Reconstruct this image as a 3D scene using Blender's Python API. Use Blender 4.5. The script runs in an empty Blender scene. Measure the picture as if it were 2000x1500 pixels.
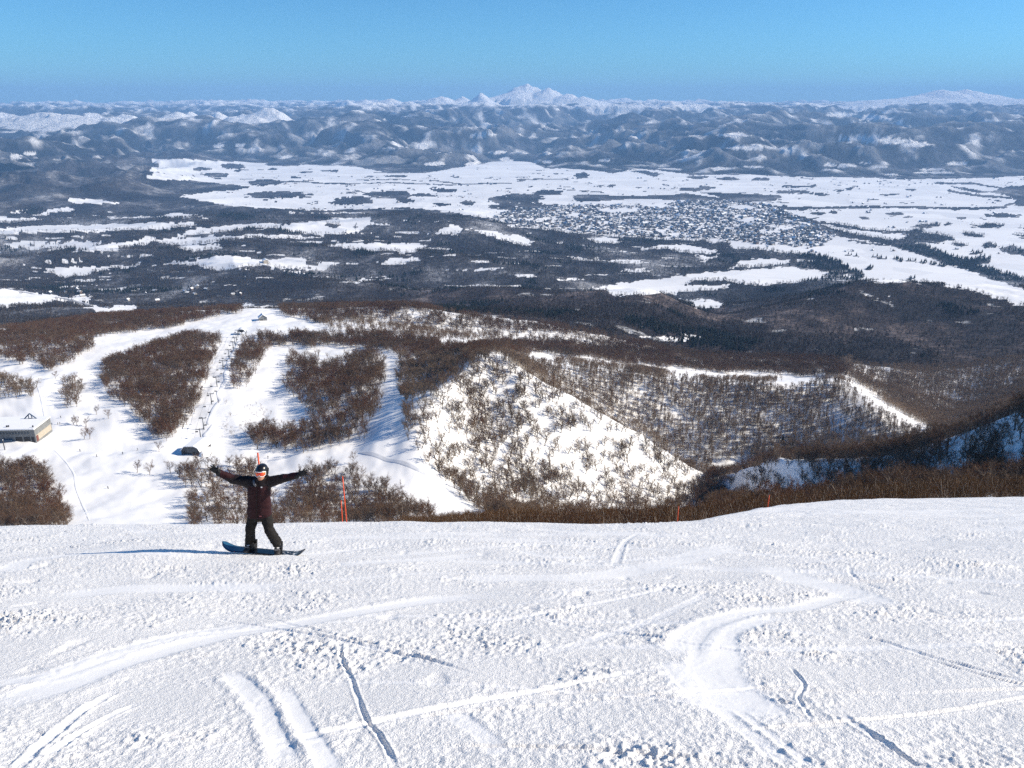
import bpy, bmesh, math, random
import numpy as np
from math import radians, sin, cos, tan, pi, sqrt, exp
from mathutils import Vector, Matrix, Euler

random.seed(7)
RNG = np.random.default_rng(11)
SC = bpy.context.scene
COL = SC.collection

# ------------------------------------------------------------------ camera model (used to survey the ground: which way, how far)
FPX = 28.0 / 36.0 * 2000.0
PITCH = radians(19.5)
CP, SP = cos(PITCH), sin(PITCH)

def dirY(py): return CP + (750.0 - np.asarray(py, float)) / FPX * SP
def tand(py): return (SP - (750.0 - np.asarray(py, float)) / FPX * CP) / dirY(py)      # drop per metre going out
def px_s(px, py): return (np.asarray(px, float) - 1000.0) / FPX / dirY(py)
def proj(X, Y, Z):
    fwd = Y * CP - Z * SP
    up = Y * SP + Z * CP
    return 1000.0 + FPX * X / fwd, 750.0 - FPX * up / fwd

# ------------------------------------------------------------------ noise
def _hash(ix, iy, seed):
    h = (ix * 374761393 + iy * 668265263 + seed * 1442695041) & 0xFFFFFFFF
    h = ((h ^ (h >> 13)) * 1274126177) & 0xFFFFFFFF
    return (h ^ (h >> 16)) & 0xFFFFFFFF
def pnoise(x, y, seed=0):
    x = np.asarray(x, float); y = np.asarray(y, float)
    x0 = np.floor(x); y0 = np.floor(y)
    fx = x - x0; fy = y - y0
    ix = x0.astype(np.int64); iy = y0.astype(np.int64)
    u = fx * fx * fx * (fx * (fx * 6 - 15) + 10); v = fy * fy * fy * (fy * (fy * 6 - 15) + 10)
    def g(dx, dy):
        a = _hash(ix + dx, iy + dy, seed) * (2 * pi / 4294967296.0)
        return np.cos(a) * (fx - dx) + np.sin(a) * (fy - dy)
    a = g(0, 0); b = g(1, 0); c = g(0, 1); d = g(1, 1)
    return ((a + u * (b - a)) * (1 - v) + (c + u * (d - c)) * v) * 1.5
def fbm(x, y, octv, seed=0, gain=.5, lac=2.03):
    r = 0; amp = 1.0; tot = 0
    for i in range(octv):
        r = r + amp * pnoise(x, y, seed + i * 17); tot += amp
        x = np.asarray(x) * lac + 3.1; y = np.asarray(y) * lac - 1.7; amp *= gain
    return r / tot
def ridged(x, y, octv, seed=0, gain=.5, lac=2.1):
    r = 0; amp = 1.0; tot = 0; w = 1.0
    for i in range(octv):
        n = 1 - np.abs(pnoise(x, y, seed + i * 13))
        n = n * n * w; r = r + amp * n; tot += amp
        w = np.clip(n * 1.6, 0, 1)
        x = np.asarray(x) * lac + 5.3; y = np.asarray(y) * lac + 2.9; amp *= gain
    return r / tot
def sstep(a, b, x):
    t = np.clip((np.asarray(x, float) - a) / (b - a), 0, 1); return t * t * (3 - 2 * t)

def pchip(xk, yk, x):
    """monotone cubic, yk may be (n,) or (n,m); returns (len(x),[m])"""
    xk = np.asarray(xk, float); yk = np.asarray(yk, float); x = np.asarray(x, float)
    one = yk.ndim == 1
    if one: yk = yk[:, None]
    h = np.diff(xk)[:, None]; d = np.diff(yk, axis=0) / h
    m = np.zeros_like(yk)
    w1 = 2 * h[1:] + h[:-1]; w2 = h[1:] + 2 * h[:-1]
    same = d[1:] * d[:-1] > 0
    with np.errstate(divide='ignore', invalid='ignore'):
        hm = (w1 + w2) / (w1 / d[:-1] + w2 / d[1:])
    m[1:-1] = np.where(same, hm, 0); m[0] = d[0]; m[-1] = d[-1]
    i = np.clip(np.searchsorted(xk, x, side='right') - 1, 0, len(xk) - 2)
    hh = h[i]; t = ((x - xk[i])[:, None]) / hh
    t2 = t * t; t3 = t2 * t
    r = (2*t3 - 3*t2 + 1) * yk[i] + (t3 - 2*t2 + t) * hh * m[i] + (-2*t3 + 3*t2) * yk[i+1] + (t3 - t2) * hh * m[i+1]
    return r[:, 0] if one else r

def inpoly(px, py, poly):
    poly = np.asarray(poly, float); inside = np.zeros(np.shape(px), bool)
    x0, y0 = poly[:, 0], poly[:, 1]; x1, y1 = np.roll(x0, -1), np.roll(y0, -1)
    lo, hi = py.min(), py.max()
    for a, b, c, d in zip(x0, y0, x1, y1):
        if b == d: continue
        cond = (b > py) != (d > py)
        inside ^= cond & (px < (c - a) * (py - b) / (d - b) + a)
    return inside
def polyline_dist(px, py, pts):
    """distance to a polyline and the fraction along it"""
    best = np.full(np.shape(px), 1e9); par = np.zeros(np.shape(px))
    n = len(pts) - 1
    for k in range(n):
        ax, ay = pts[k]; bx, by = pts[k + 1]
        dx, dy = bx - ax, by - ay; L = dx*dx + dy*dy + 1e-9
        t = np.clip(((px - ax) * dx + (py - ay) * dy) / L, 0, 1)
        dd = np.hypot(px - ax - t*dx, py - ay - t*dy)
        m = dd < best
        best = np.where(m, dd, best); par = np.where(m, (k + t) / n, par)
    return best, par
def smooth_line(pts, n=40):
    pts = np.asarray(pts, float)
    t = np.arange(len(pts))
    tt = np.linspace(0, len(pts) - 1, n)
    return np.stack([pchip(t, pts[:, 0], tt), pchip(t, pts[:, 1], tt)], 1) if len(pts) > 2 else np.stack([np.interp(tt, t, pts[:, 0]), np.interp(tt, t, pts[:, 1])], 1)

# ------------------------------------------------------------------ object helpers
def link(o):
    COL.objects.link(o); return o
def tag(o, label=None, cat=None, group=None, kind=None):
    if label: o['label'] = label
    if cat: o['category'] = cat
    if group: o['group'] = group
    if kind: o['kind'] = kind
    return o
def empty(name, loc, rz=0, label=None, cat=None, group=None):
    o = bpy.data.objects.new(name, None); o.location = loc; o.rotation_euler = (0, 0, rz)
    o.empty_display_size = .3
    link(o); return tag(o, label, cat, group)
def mesh_from(name, verts, faces, smooth=True):
    me = bpy.data.meshes.new(name)
    me.from_pydata([tuple(v) for v in verts], [], [tuple(f) for f in faces])
    if smooth: me.polygons.foreach_set('use_smooth', [True] * len(me.polygons))
    me.update(); return me
def grid_mesh(name, P, smooth=True):
    """P (rows, cols, 3) -> quad mesh, wound so that it faces up when rows run away and cols run right"""
    R, C = P.shape[:2]
    me = bpy.data.meshes.new(name)
    me.vertices.add(R * C)
    me.vertices.foreach_set('co', np.ascontiguousarray(P, dtype=np.float32).ravel())
    i = (np.arange(R - 1)[:, None] * C + np.arange(C - 1)[None, :]).ravel()
    q = np.stack([i, i + 1, i + C + 1, i + C], 1).astype(np.int32)
    n = len(q)
    me.loops.add(n * 4); me.loops.foreach_set('vertex_index', q.ravel())
    me.polygons.add(n); me.polygons.foreach_set('loop_start', np.arange(n, dtype=np.int32) * 4)
    me.polygons.foreach_set('loop_total', np.full(n, 4, np.int32))
    me.polygons.foreach_set('use_smooth', np.full(n, smooth))
    me.update(calc_edges=True)
    return me
def fattr(me, name, val):
    a = me.attributes.new(name, 'FLOAT', 'POINT'); a.data.foreach_set('value', np.ascontiguousarray(val, dtype=np.float32).ravel())
def mesh_obj(name, me, mats, parent=None):
    o = bpy.data.objects.new(name, me); link(o)
    for m in (mats if isinstance(mats, (list, tuple)) else [mats]): me.materials.append(m)
    if parent: o.parent = parent
    return o

# ------------------------------------------------------------------ material helpers
def newmat(name):
    m = bpy.data.materials.new(name); m.use_nodes = True
    nt = m.node_tree; b = nt.nodes['Principled BSDF']
    return m, nt, b
def N(nt, typ, **kw):
    n = nt.nodes.new(typ)
    for k, v in kw.items():
        if k.startswith('i_'): n.inputs[int(k[2:])].default_value = v
        else: setattr(n, k, v)
    return n
def noise_node(nt, scale, detail=4, rough=.55, coord=None, dim='3D'):
    n = nt.nodes.new('ShaderNodeTexNoise'); n.noise_dimensions = dim
    n.inputs['Scale'].default_value = scale; n.inputs['Detail'].default_value = detail; n.inputs['Roughness'].default_value = rough
    if coord is not None: nt.links.new(coord, n.inputs['Vector'])
    return n
def ramp(nt, src, stops):
    r = nt.nodes.new('ShaderNodeValToRGB'); el = r.color_ramp.elements
    while len(el) < len(stops): el.new(.5)
    for e, (p, c) in zip(el, stops):
        e.position = p; e.color = c if len(c) == 4 else (*c, 1)
    nt.links.new(src, r.inputs['Fac']); return r
def mixc(nt, fac, a, b, mode='MIX'):
    m = nt.nodes.new('ShaderNodeMix'); m.data_type = 'RGBA'; m.blend_type = mode
    for sock, v in ((m.inputs['Factor'], fac), (m.inputs['A'], a), (m.inputs['B'], b)):
        pass
    for idx, v in ((0, fac), (6, a), (7, b)):
        if isinstance(v, (int, float)): m.inputs[idx].default_value = v
        elif isinstance(v, tuple): m.inputs[idx].default_value = (*v, 1) if len(v) == 3 else v
        else: nt.links.new(v, m.inputs[idx])
    return m.outputs[2]
def simple_mat(name, col, rough=.6, var=.15, scale=8, metallic=0, spec=.4, bump=0):
    m, nt, b = newmat(name)
    tc = N(nt, 'ShaderNodeTexCoord')
    n = noise_node(nt, scale, 4, .6, tc.outputs['Object'])
    lo = tuple(c * (1 - var) for c in col); hi = tuple(min(1, c * (1 + var)) for c in col)
    r = ramp(nt, n.outputs['Fac'], [(.3, lo), (.7, hi)])
    nt.links.new(r.outputs['Color'], b.inputs['Base Color'])
    b.inputs['Roughness'].default_value = rough; b.inputs['Metallic'].default_value = metallic
    b.inputs['Specular IOR Level'].default_value = spec
    if bump:
        bp = N(nt, 'ShaderNodeBump'); bp.inputs['Strength'].default_value = .5; bp.inputs['Distance'].default_value = bump
        nt.links.new(n.outputs['Fac'], bp.inputs['Height']); nt.links.new(bp.outputs['Normal'], b.inputs['Normal'])
    return m
# ================================================================== NEAR SNOW SLOPE
def lip_far(s):
    """how far out the piste rolls over, by bearing"""
    xs = px_s(np.array([-400, 0, 250, 500, 750, 1000, 1250, 1340, 1440, 1550, 1750, 2000, 2400]), 1000)
    py = np.array([1027, 1026, 1025, 1022, 1020, 1020, 1021, 1019, 1004, 988, 979, 976.5, 970]) - 9.5
    t = pchip(xs, tand(py), s)
    return 1.62 / np.maximum(t - .48, .03)
def near_base(X, Y):
    Ys = np.maximum(Y, .4)
    s = np.clip(X / np.maximum(Ys, 2.0), -1.3, 1.3)
    L = lip_far(s.ravel()).reshape(s.shape)
    w = .9
    e = np.clip((Y - L) / w, -30, 30)
    drop = np.where(Y - L > 25, Y - L, w * np.log1p(np.exp(e))) * .34
    z = -(1.62 + .48 * Y) - drop
    z = z + .13 * np.exp(-((X + 6.4) / 1.7) ** 2) * np.exp(-((Y - 12.8) / 3.0) ** 2)      # gentle roll left of the rider
    z = z + .06 * pnoise(X * .22 + 4, Y * .3, 5) + .025 * pnoise(X * .9, Y * .7, 6)
    return z
def near_pt(px, py):
    """point of the near slope seen at a pixel (bisect along the ray)"""
    b = (750 - py) / FPX; a = (px - 1000) / FPX
    dy = CP + b * SP; dz = -SP + b * CP
    lo, hi = .5, 80.0
    prev = .5
    for Y in np.geomspace(.5, 80, 400):
        if Y * dz / dy < float(near_base(np.array([Y * a / dy]), np.array([Y]))[0]):
            lo, hi = prev, Y; break
        prev = Y
    for _ in range(30):
        m = .5 * (lo + hi)
        if m * dz / dy < float(near_base(np.array([m * a / dy]), np.array([m]))[0]): hi = m
        else: lo = m
    return hi * a / dy, hi
# tracks: (pixel trail, half width m, depth m, smoothing 0..1, berm m)
TRACKS = [
 ([(-40,1392),(120,1335),(250,1290),(420,1245),(560,1222),(700,1195),(850,1172),(1010,1160)], .17, .018, .95, .02),
 ([(-40,1340),(100,1320),(260,1265),(420,1232),(520,1217)], .10, .008, .9, .012),
 ([(30,1510),(75,1465),(120,1425),(175,1380),(230,1348)], .03, .035, .5, .022),
 ([(90,1480),(160,1432),(220,1398),(270,1375)], .025, .02, .5, .02),
 ([(662,1252),(668,1290),(688,1330),(700,1365),(718,1408),(742,1440),(762,1478),(775,1510)], .018, .045, .3, .012),
 ([(440,1310),(475,1335),(500,1370),(525,1420),(540,1455),(560,1510)], .07, .02, .8, .02),
 ([(545,1340),(575,1390),(600,1425),(630,1480),(650,1510)], .06, .012, .95, .008),
 ([(390,1462),(470,1453),(560,1452),(640,1445)], .02, -.012, .3, .0),
 ([(860,1206),(960,1190),(1060,1172),(1130,1152),(1210,1138),(1290,1128)], .03, -.012, .6, .0),
 ([(1330,1290),(1340,1255),(1365,1228),(1420,1206),(1490,1193),(1560,1188),(1620,1172),(1700,1150)], .13, .02, .95, .018),
 ([(1500,1420),(1440,1370),(1405,1320),(1398,1270),(1402,1235),(1450,1215),(1530,1200)], .20, .012, .98, .008),
 ([(1345,1290),(1360,1330),(1420,1370),(1480,1385)], .22, .008, .9, .0),
 ([(1658,1108),(1664,1122),(1686,1138),(1715,1149),(1745,1157)], .03, .04, .6, .012),
 ([(1550,1095),(1600,1097),(1650,1093),(1700,1090)], .05, -.025, .5, 0),
 ([(1000,1075),(1100,1090),(1180,1086)], .12, .012, .8, .01),
 ([(1200,1110),(1220,1060),(1250,1040)], .06, .02, .6, .02),
 ([(1500,1105),(1560,1130),(1640,1150),(1740,1190)], .25, .012, .9, 0),
 ([(900,1130),(1100,1128),(1300,1100),(1450,1060)], .3, .01, .85, 0),
 ([(560,1140),(700,1130),(850,1120),(1000,1118)], .05, -.012, .7, 0),
 ([(100,1165),(260,1150),(420,1148),(560,1150)], .25, .012, .85, .01),
 ([(0,1120),(60,1095),(200,1080),(420,1090)], .18, .015, .8, .012),
 ([(650,1105),(800,1095),(950,1080)], .2, .01, .85, .012),
 ([(1040,1032),(1150,1040),(1300,1045)], .3, .02, .8, .02),
 ([(1700,1430),(1740,1462),(1800,1500)], .02, .04, .3, .015),
 ([(1640,1395),(1685,1425),(1725,1450)], .03, .025, .4, .02),
 ([(1540,1300),(1570,1335),(1560,1370),(1590,1410)], .015, .03, .4, .012),
 ([(1515,1365),(1530,1374),(1545,1375)], .02, .05, .3, .01),
 ([(1400,1380),(1470,1440),(1540,1500)], .05, .006, .6, .006),
 ([(1440,1385),(1510,1440),(1590,1505)], .03, .008, .6, .006),
 ([(1830,1165),(1880,1172),(1950,1176)], .035, .03, .5, .012),
 ([(1660,1242),(1720,1252),(1800,1278),(1900,1305),(2010,1335)], .03, .03, .4, .012),
 ([(1690,1230),(1780,1245),(1860,1262)], .025, .03, .4, .012),
 ([(1760,1275),(1850,1300),(1960,1330),(2050,1345)], .02, .03, .4, .01),
 ([(1840,1240),(1930,1252),(2020,1262)], .03, .03, .4, .01),
 ([(880,1390),(930,1430),(990,1480)], .06, .006, .6, .004),
]
def build_near():
    pys = np.linspace(1760, 1012, 520)
    Yv = 1.62 / (tand(pys) - .48)
    Yv = np.concatenate([np.linspace(-7, Yv[0] - .05, 30), Yv])
    Yv = np.concatenate([Yv, np.geomspace(Yv[-1] * 1.006, 44, 170), np.geomspace(44.6, 130, 40)])
    sv = np.concatenate([np.linspace(-1.5, -.86, 40)[:-1], np.linspace(-.86, .86, 1250), np.linspace(.86, 1.5, 40)[1:]])
    Y = np.repeat(Yv[:, None], len(sv), 1)
    X = sv[None, :] * np.hypot(np.maximum(Yv, 0), 1.6)[:, None]
    Z = near_base(X, Y)
    R = np.hypot(np.maximum(Y, 1), 1.6)
    pix = R / FPX * 1.6                      # ground size of one grid cell
    rough = np.clip(.60 + 1.15 * fbm(X * .42 + 9, Y * .55, 3, 31) + .45 * fbm(X * 1.3 + .4 * Y, Y * 2.4, 3, 33), .10, 1.15)
    rough = rough * np.where(X > 3.5, np.clip(1.1 - .05 * (X - 3.5), .6, 1.1), 1.0)
    dz = np.zeros_like(Z); smooth = np.zeros_like(Z)
    wob = .05 * pnoise(X * 1.7, Y * 1.7, 41) + .02 * pnoise(X * 7, Y * 7, 42)
    for trail, hw, dep, sm, berm in TRACKS:
        pts = smooth_line([near_pt(*p) for p in trail], 26)
        lo = pts.min(0) - 4 * hw - .3; hi = pts.max(0) + 4 * hw + .3
        m = (X > lo[0]) & (X < hi[0]) & (Y > lo[1]) & (Y < hi[1])
        if not m.any(): continue
        d, par = polyline_dist(X[m] + wob[m] * min(1, hw * 6), Y[m] + wob[m] * min(1, hw * 6), [tuple(p) for p in pts])
        q = d / hw
        fade = sstep(0, .12, par) * sstep(1, .85, par)
        brk = np.clip(.75 + .9 * pnoise(X[m] * 4.0, Y[m] * 4.0, 43), 0, 1) if hw < .08 else 1
        prof = np.where(q < 1, (1 - q * q), 0)
        dz[m] += fade * (-dep * .42 * brk * np.sqrt(np.clip(prof, 0, 1)) + berm * .55 * np.exp(-((q - 1.45) / .4) ** 2) * (.5 + .9 * np.abs(pnoise(X[m] * 9, Y[m] * 9, 44))))
        smooth[m] = np.maximum(smooth[m], fade * sm * sstep(1.25, .7, q))
    # many faint older board tracks crossing the slope
    rs = random.Random(77)
    for k in range(46):
        y0 = 2.6 * (24 / 2.6) ** rs.random(); x0 = rs.uniform(-.75, .75) * y0
        a = rs.choice((rs.uniform(-.25, .3), rs.uniform(-.25, .3), rs.uniform(.5, 1.2), rs.uniform(1.9, 2.6))); curv = rs.uniform(-.35, .35); L_ = rs.uniform(2.2, 8.0) * (y0 / 7) ** .6
        pts = []; qx, qy = x0, y0
        for i in range(14):
            pts.append((qx, qy)); qx += cos(a) * L_ / 13; qy += sin(a) * L_ / 13 * .9; a += curv / 13 * 2
        hw = rs.choice((.012, .012, .015, .02, .02, .045, .07)) * (y0 / 6) ** .35; hw = max(hw, .0011 * y0 * y0 + .008); dep = rs.uniform(.006, .014) if hw < .04 else rs.uniform(.003, .008)
        xs_ = [p[0] for p in pts]; ys_ = [p[1] for p in pts]
        m = (X > min(xs_) - .4) & (X < max(xs_) + .4) & (Y > min(ys_) - .4) & (Y < max(ys_) + .4)
        if not m.any(): continue
        d, par = polyline_dist(X[m] + .3 * wob[m], Y[m] + .3 * wob[m], pts); q = d / hw
        fade = sstep(0, .25, par) * sstep(1, .7, par)
        dz[m] += fade * (-dep * np.sqrt(np.clip(1 - q * q, 0, 1)) + dep * .6 * np.exp(-((q - 1.5) / .5) ** 2))
        if hw > .03: smooth[m] = np.maximum(smooth[m], fade * .55 * sstep(1.3, .7, q))
    # long faint wind and board scratches on the right
    sx = X * .35 + Y * 1.0; sy = X
    scr = np.clip(pnoise((Y + .18 * X) * 5.5, X * .55, 51) - .36, 0, 1) * sstep(1.5, 4.5, X) * .085 * np.clip(Y / 8, .5, 1.4)
    dz -= scr
    # scattered dug chunks
    ch = np.clip(pnoise(X * 2.9, Y * 2.6, 61) - .56, 0, 1)
    dz -= ch * .10 * (1 - smooth) * np.clip(Y / 7, .5, 1.2)
    g = np.zeros_like(Z)
    for wl, amp in ((.022, .009), (.04, .017), (.07, .020), (.13, .012), (.3, .010), (.7, .016)):
        wgt = sstep(.9, 2.0, wl / pix)
        n = pnoise(X / wl, Y / wl * .9, 70 + int(wl * 1000))
        n = np.maximum(n, -.15) + .35 * np.abs(pnoise(X / wl * 1.3 + 7, Y / wl * 1.3, 90 + int(wl * 1000)))
        g += amp * wgt * n
    big = sstep(.05, .35, fbm(X * 1.1 + 3, Y * 1.0, 3, 77))
    g *= rough * (.6 + .6 * big) * (1 - .93 * smooth)
    Z = Z + dz + g * np.clip(Y / 4.0, .65, 1.3)
    # small cornice lumps along the roll-over
    P = np.stack([X, Y, Z], -1)
    me = grid_mesh('snow_slope', P)
    fattr(me, 'smoothness', smooth)
    m, nt, b = newmat('piste_snow')
    tc = N(nt, 'ShaderNodeTexCoord')
    at = N(nt, 'ShaderNodeAttribute', attribute_name='smoothness')
    n1 = noise_node(nt, 26, 5, .65, tc.outputs['Object']); n2 = noise_node(nt, 95, 3, .6, tc.outputs['Object'])
    add = N(nt, 'ShaderNodeMath', operation='ADD'); nt.links.new(n1.outputs['Fac'], add.inputs[0]); nt.links.new(n2.outputs['Fac'], add.inputs[1])
    st = N(nt, 'ShaderNodeMapRange'); nt.links.new(at.outputs['Fac'], st.inputs['Value'])
    st.inputs['To Min'].default_value = .75; st.inputs['To Max'].default_value = .12
    bp = N(nt, 'ShaderNodeBump'); bp.inputs['Distance'].default_value = .02
    nt.links.new(st.outputs['Result'], bp.inputs['Strength']); nt.links.new(add.outputs[0], bp.inputs['Height'])
    nt.links.new(bp.outputs['Normal'], b.inputs['Normal'])
    n3 = noise_node(nt, .9, 4, .6, tc.outputs['Object'])
    r = ramp(nt, n3.outputs['Fac'], [(.3, (.86, .855, .845)), (.7, (.91, .90, .885))])
    nt.links.new(r.outputs['Color'], b.inputs['Base Color'])
    b.inputs['Roughness'].default_value = .45; b.inputs['Specular IOR Level'].default_value = .35
    o = mesh_obj('snow_slope', me, m); tag(o, 'near piste of grainy white snow crossed by board tracks', 'snow slope', None, 'structure')
    return o
build_near()

# ================================================================== HILLSIDE AND PLAIN (one sheet laid through surveyed lines)
PXC = [-400, 0, 200, 400, 600, 800, 960, 1100, 1250, 1400, 1550, 1640, 1700, 1850, 2000, 2350]
ROWS = [  # each line across the country: per column (pixel row at which it is seen, distance out)
 # under the near slope
 [(1240,58)]*16,
 [(1100,125)]*5 + [(1050,125),(1040,115),(1036,110),(1034,105),(1024,105),(1004,105),(995,105),(988,105),(980,105),(974,105),(960,100)],
 # foot of what is seen beyond the roll-over
 [(1040,330),(1040,335),(1038,340),(1034,345),(1030,355),(1015,380),(1005,425),(1003,490),(994,560),(990,610),(990,425),(982,375),(973,350),(960,300),(948,245),(800,230)],
 # crest of the white spur / shaded slope on the right / middle of the piste on the left
 [(880,510),(880,510),(880,510),(880,510),(862,530),(794,540),(696,650),(766,645),(850,655),(931,680),(886,500),(894,455),(893,430),(856,390),(806,340),(580,300)],
 # hidden gully behind the spur
 [(780,640),(780,640),(780,640),(780,640),(760,680),(742,680),(692,700),(806,720),(888,735),(950,720),(930,640),(915,600),(915,570),(885,530),(835,490),(760,450)],
 # foot of the brown slope
 [(720,760),(720,760),(720,760),(720,760),(702,810),(700,810),(687,770),(772,768),(855,778),(929,752),(890,765),(885,755),(885,740),(855,720),(805,690),(740,650)],
 # top of the brown slope
 [(672,920),(668,930),(664,940),(658,960),(650,980),(664,930),(680,880),(712,862),(728,868),(748,880),(748,890),(738,900),(776,860),(842,790),(795,760),(730,730)],
 [(650,1020),(648,1020),(645,1030),(640,1040),(636,1060),(652,1010),(672,980),(706,965),(724,985),(744,990),(752,1010),(745,1020),(775,1010),(810,1000),(782,1000),(730,960)],
 [(650,1100),(645,1100),(632,1110),(622,1130),(615,1150),(640,1110),(658,1130),(672,1160),(690,1210),(700,1260),(694,1340),(690,1380),(692,1400),(702,1360),(700,1300),(680,1260)],
 # ridge in front of the plain
 [(648,1180),(645,1180),(620,1200),(609,1220),(601,1235),(600,1240),(622,1260),(635,1310),(646,1400),(652,1600),(642,1700),(640,1730),(640,1750),(642,1700),(640,1600),(620,1550)],
 [(640,1500),(630,1500),(626,1600),(622,1700),(618,1800),(612,1850),(600,1850),(590,1880),(583,1880),(625,1950),(598,2050),(570,2100),(560,2130),(570,2100),(580,2050),(560,2000)],
 # dark hills behind it
 [(620,1800),(610,1850),(606,1900),(604,2000),(598,2100),(606,2000),(590,2050),(580,2080),(572,2100),(627,2050),(585,2150),(560,2200),(549,2230),(559,2230),(570,2200),(545,2150)],
 [(580,2450),(580,2450),(582,2450),(582,2450),(580,2500),(580,2500),(568,2600),(582,2700),(592,2750),(598,2750),(590,2850),(580,2850),(580,2850),(580,2900),(582,2900),(580,2850)],
 [(530,3250),(530,3250),(530,3250),(528,3250),(526,3300),(522,3300),(522,3350),(532,3400),(542,3450),(546,3500),(546,3550),(545,3580),(545,3600),(548,3600),(550,3600),(550,3600)],
 [(450,4500),(450,4500),(450,4500),(448,4500),(448,4600),(450,4600),(455,4700),(462,4850),(466,4900),(468,4900),(470,4900),(471,4900),(471,4900),(472,4900),(472,4900),(472,4900)],
 [(400,6000),(400,6000),(400,6000),(405,6000),(406,6050),(408,6100),(410,6200),(410,6300),(411,6300),(411,6300),(411,6300),(411,6300),(411,6300),(411,6300),(411,6300),(411,6300)],
 [(350,8600),(350,8600),(350,8700),(348,8900),(346,9000),(346,9100),(346,9200),(346,9300),(347,9300),(347,9300),(348,9300),(348,9300),(348,9300),(348,9300),(348,9300),(348,9300)],
 [(318,12000),(318,12000),(318,12000),(316,12000),(316,12000),(316,12000),(316,12000),(316,12000),(316,12000),(316,12000),(316,12000),(316,12000),(316,12000),(316,12000),(316,12000),(316,12000)],
 [(312,14000)]*16,
]
SEG = [10, 14, 60, 12, 26, 44, 18, 26, 26, 26, 26, 40, 44, 52, 44, 44, 34, 16]
LAND = {}
def build_land():
    sv = np.concatenate([np.linspace(-1.25, -.78, 60)[:-1], np.linspace(-.78, .78, 1020), np.linspace(.78, 1.25, 60)[1:]])
    T = []; L = []
    for row in ROWS:
        py = np.array([r[0] for r in row], float); yy = np.array([r[1] for r in row], float)
        s = px_s(np.array(PXC), py)
        ss = np.clip(sv, s[0], s[-1])
        T.append(pchip(s, tand(py), ss)); L.append(pchip(s, np.log(yy), ss))
    T = np.array(T); L = np.array(L)
    k = np.ones(41) / 41
    for A in (T, L):
        for r in range(2, len(A)):
            for kk in (k[:21] / k[:21].sum(),):
                pad = np.pad(A[r], 10, mode='edge'); A[r] = np.convolve(pad, kk, 'valid')
    v = []
    for i, n in enumerate(SEG): v += list(i + np.arange(n) / n)
    v.append(len(SEG)); v = np.array(v)
    kn = np.arange(len(ROWS), dtype=float)
    Y = np.exp(pchip(kn, L, v)); tn = pchip(kn, T, v)
    Y = np.maximum.accumulate(Y, 0)
    X = sv[None, :] * Y; Z = -tn * Y
    # off the right edge the unseen shoulder is raised to shade the right slope
    # relief
    a1 = 6.5 * sstep(150, 500, Y) * sstep(3200, 2000, Y)
    Z += a1 * fbm(X / 140, Y / 140, 4, 201)
    Z += 1.1 * sstep(200, 400, Y) * sstep(1500, 1100, Y) * fbm(X / 22, Y / 22, 3, 203)
    Z += 4.5 * sstep(430, 520, Y) * sstep(820, 700, Y) * (fbm(X / 48, Y / 48, 3, 205) + .5 * (ridged(X / 70 + 3, Y / 95, 3, 207) - .5))
    px, py = proj(X, Y, Z)
    leftish = sstep(1150, 800, px)
    a2 = (30 + 22 * leftish) * sstep(1500, 2300, Y) * np.where(py > 0, sstep(3900, 3000, Y) * (1 - leftish) + leftish * sstep(9000, 5000, Y), 0)
    rd = ridged(X / 1500 + .3, Y / 1100 + .7, 5, 211) - .45
    Z += a2 * 1.6 * rd
    a3 = 240 * sstep(5200, 7500, Y) * sstep(420, 180, px - (Y - 7000) * .03)
    Z += a3 * (ridged(X / 1300, Y / 1300, 5, 217) - .2)
    Z += 5 * sstep(3000, 5000, Y) * fbm(X / 700, Y / 700, 3, 219)
    # wooded knoll before the town
    kx, ky = float(px_s(790, 440)) * 5000, 5000
    Z += 55 * np.exp(-((X - kx) / 420) ** 2 - ((Y - ky) / 330) ** 2)
    kx, ky = float(px_s(935, 440)) * 5000, 4900
    Z += 30 * np.exp(-((X - kx) / 300) ** 2 - ((Y - ky) / 260) ** 2)
    LAND.update(X=X, Y=Y, Z=Z, s=sv)
build_land()
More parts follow.
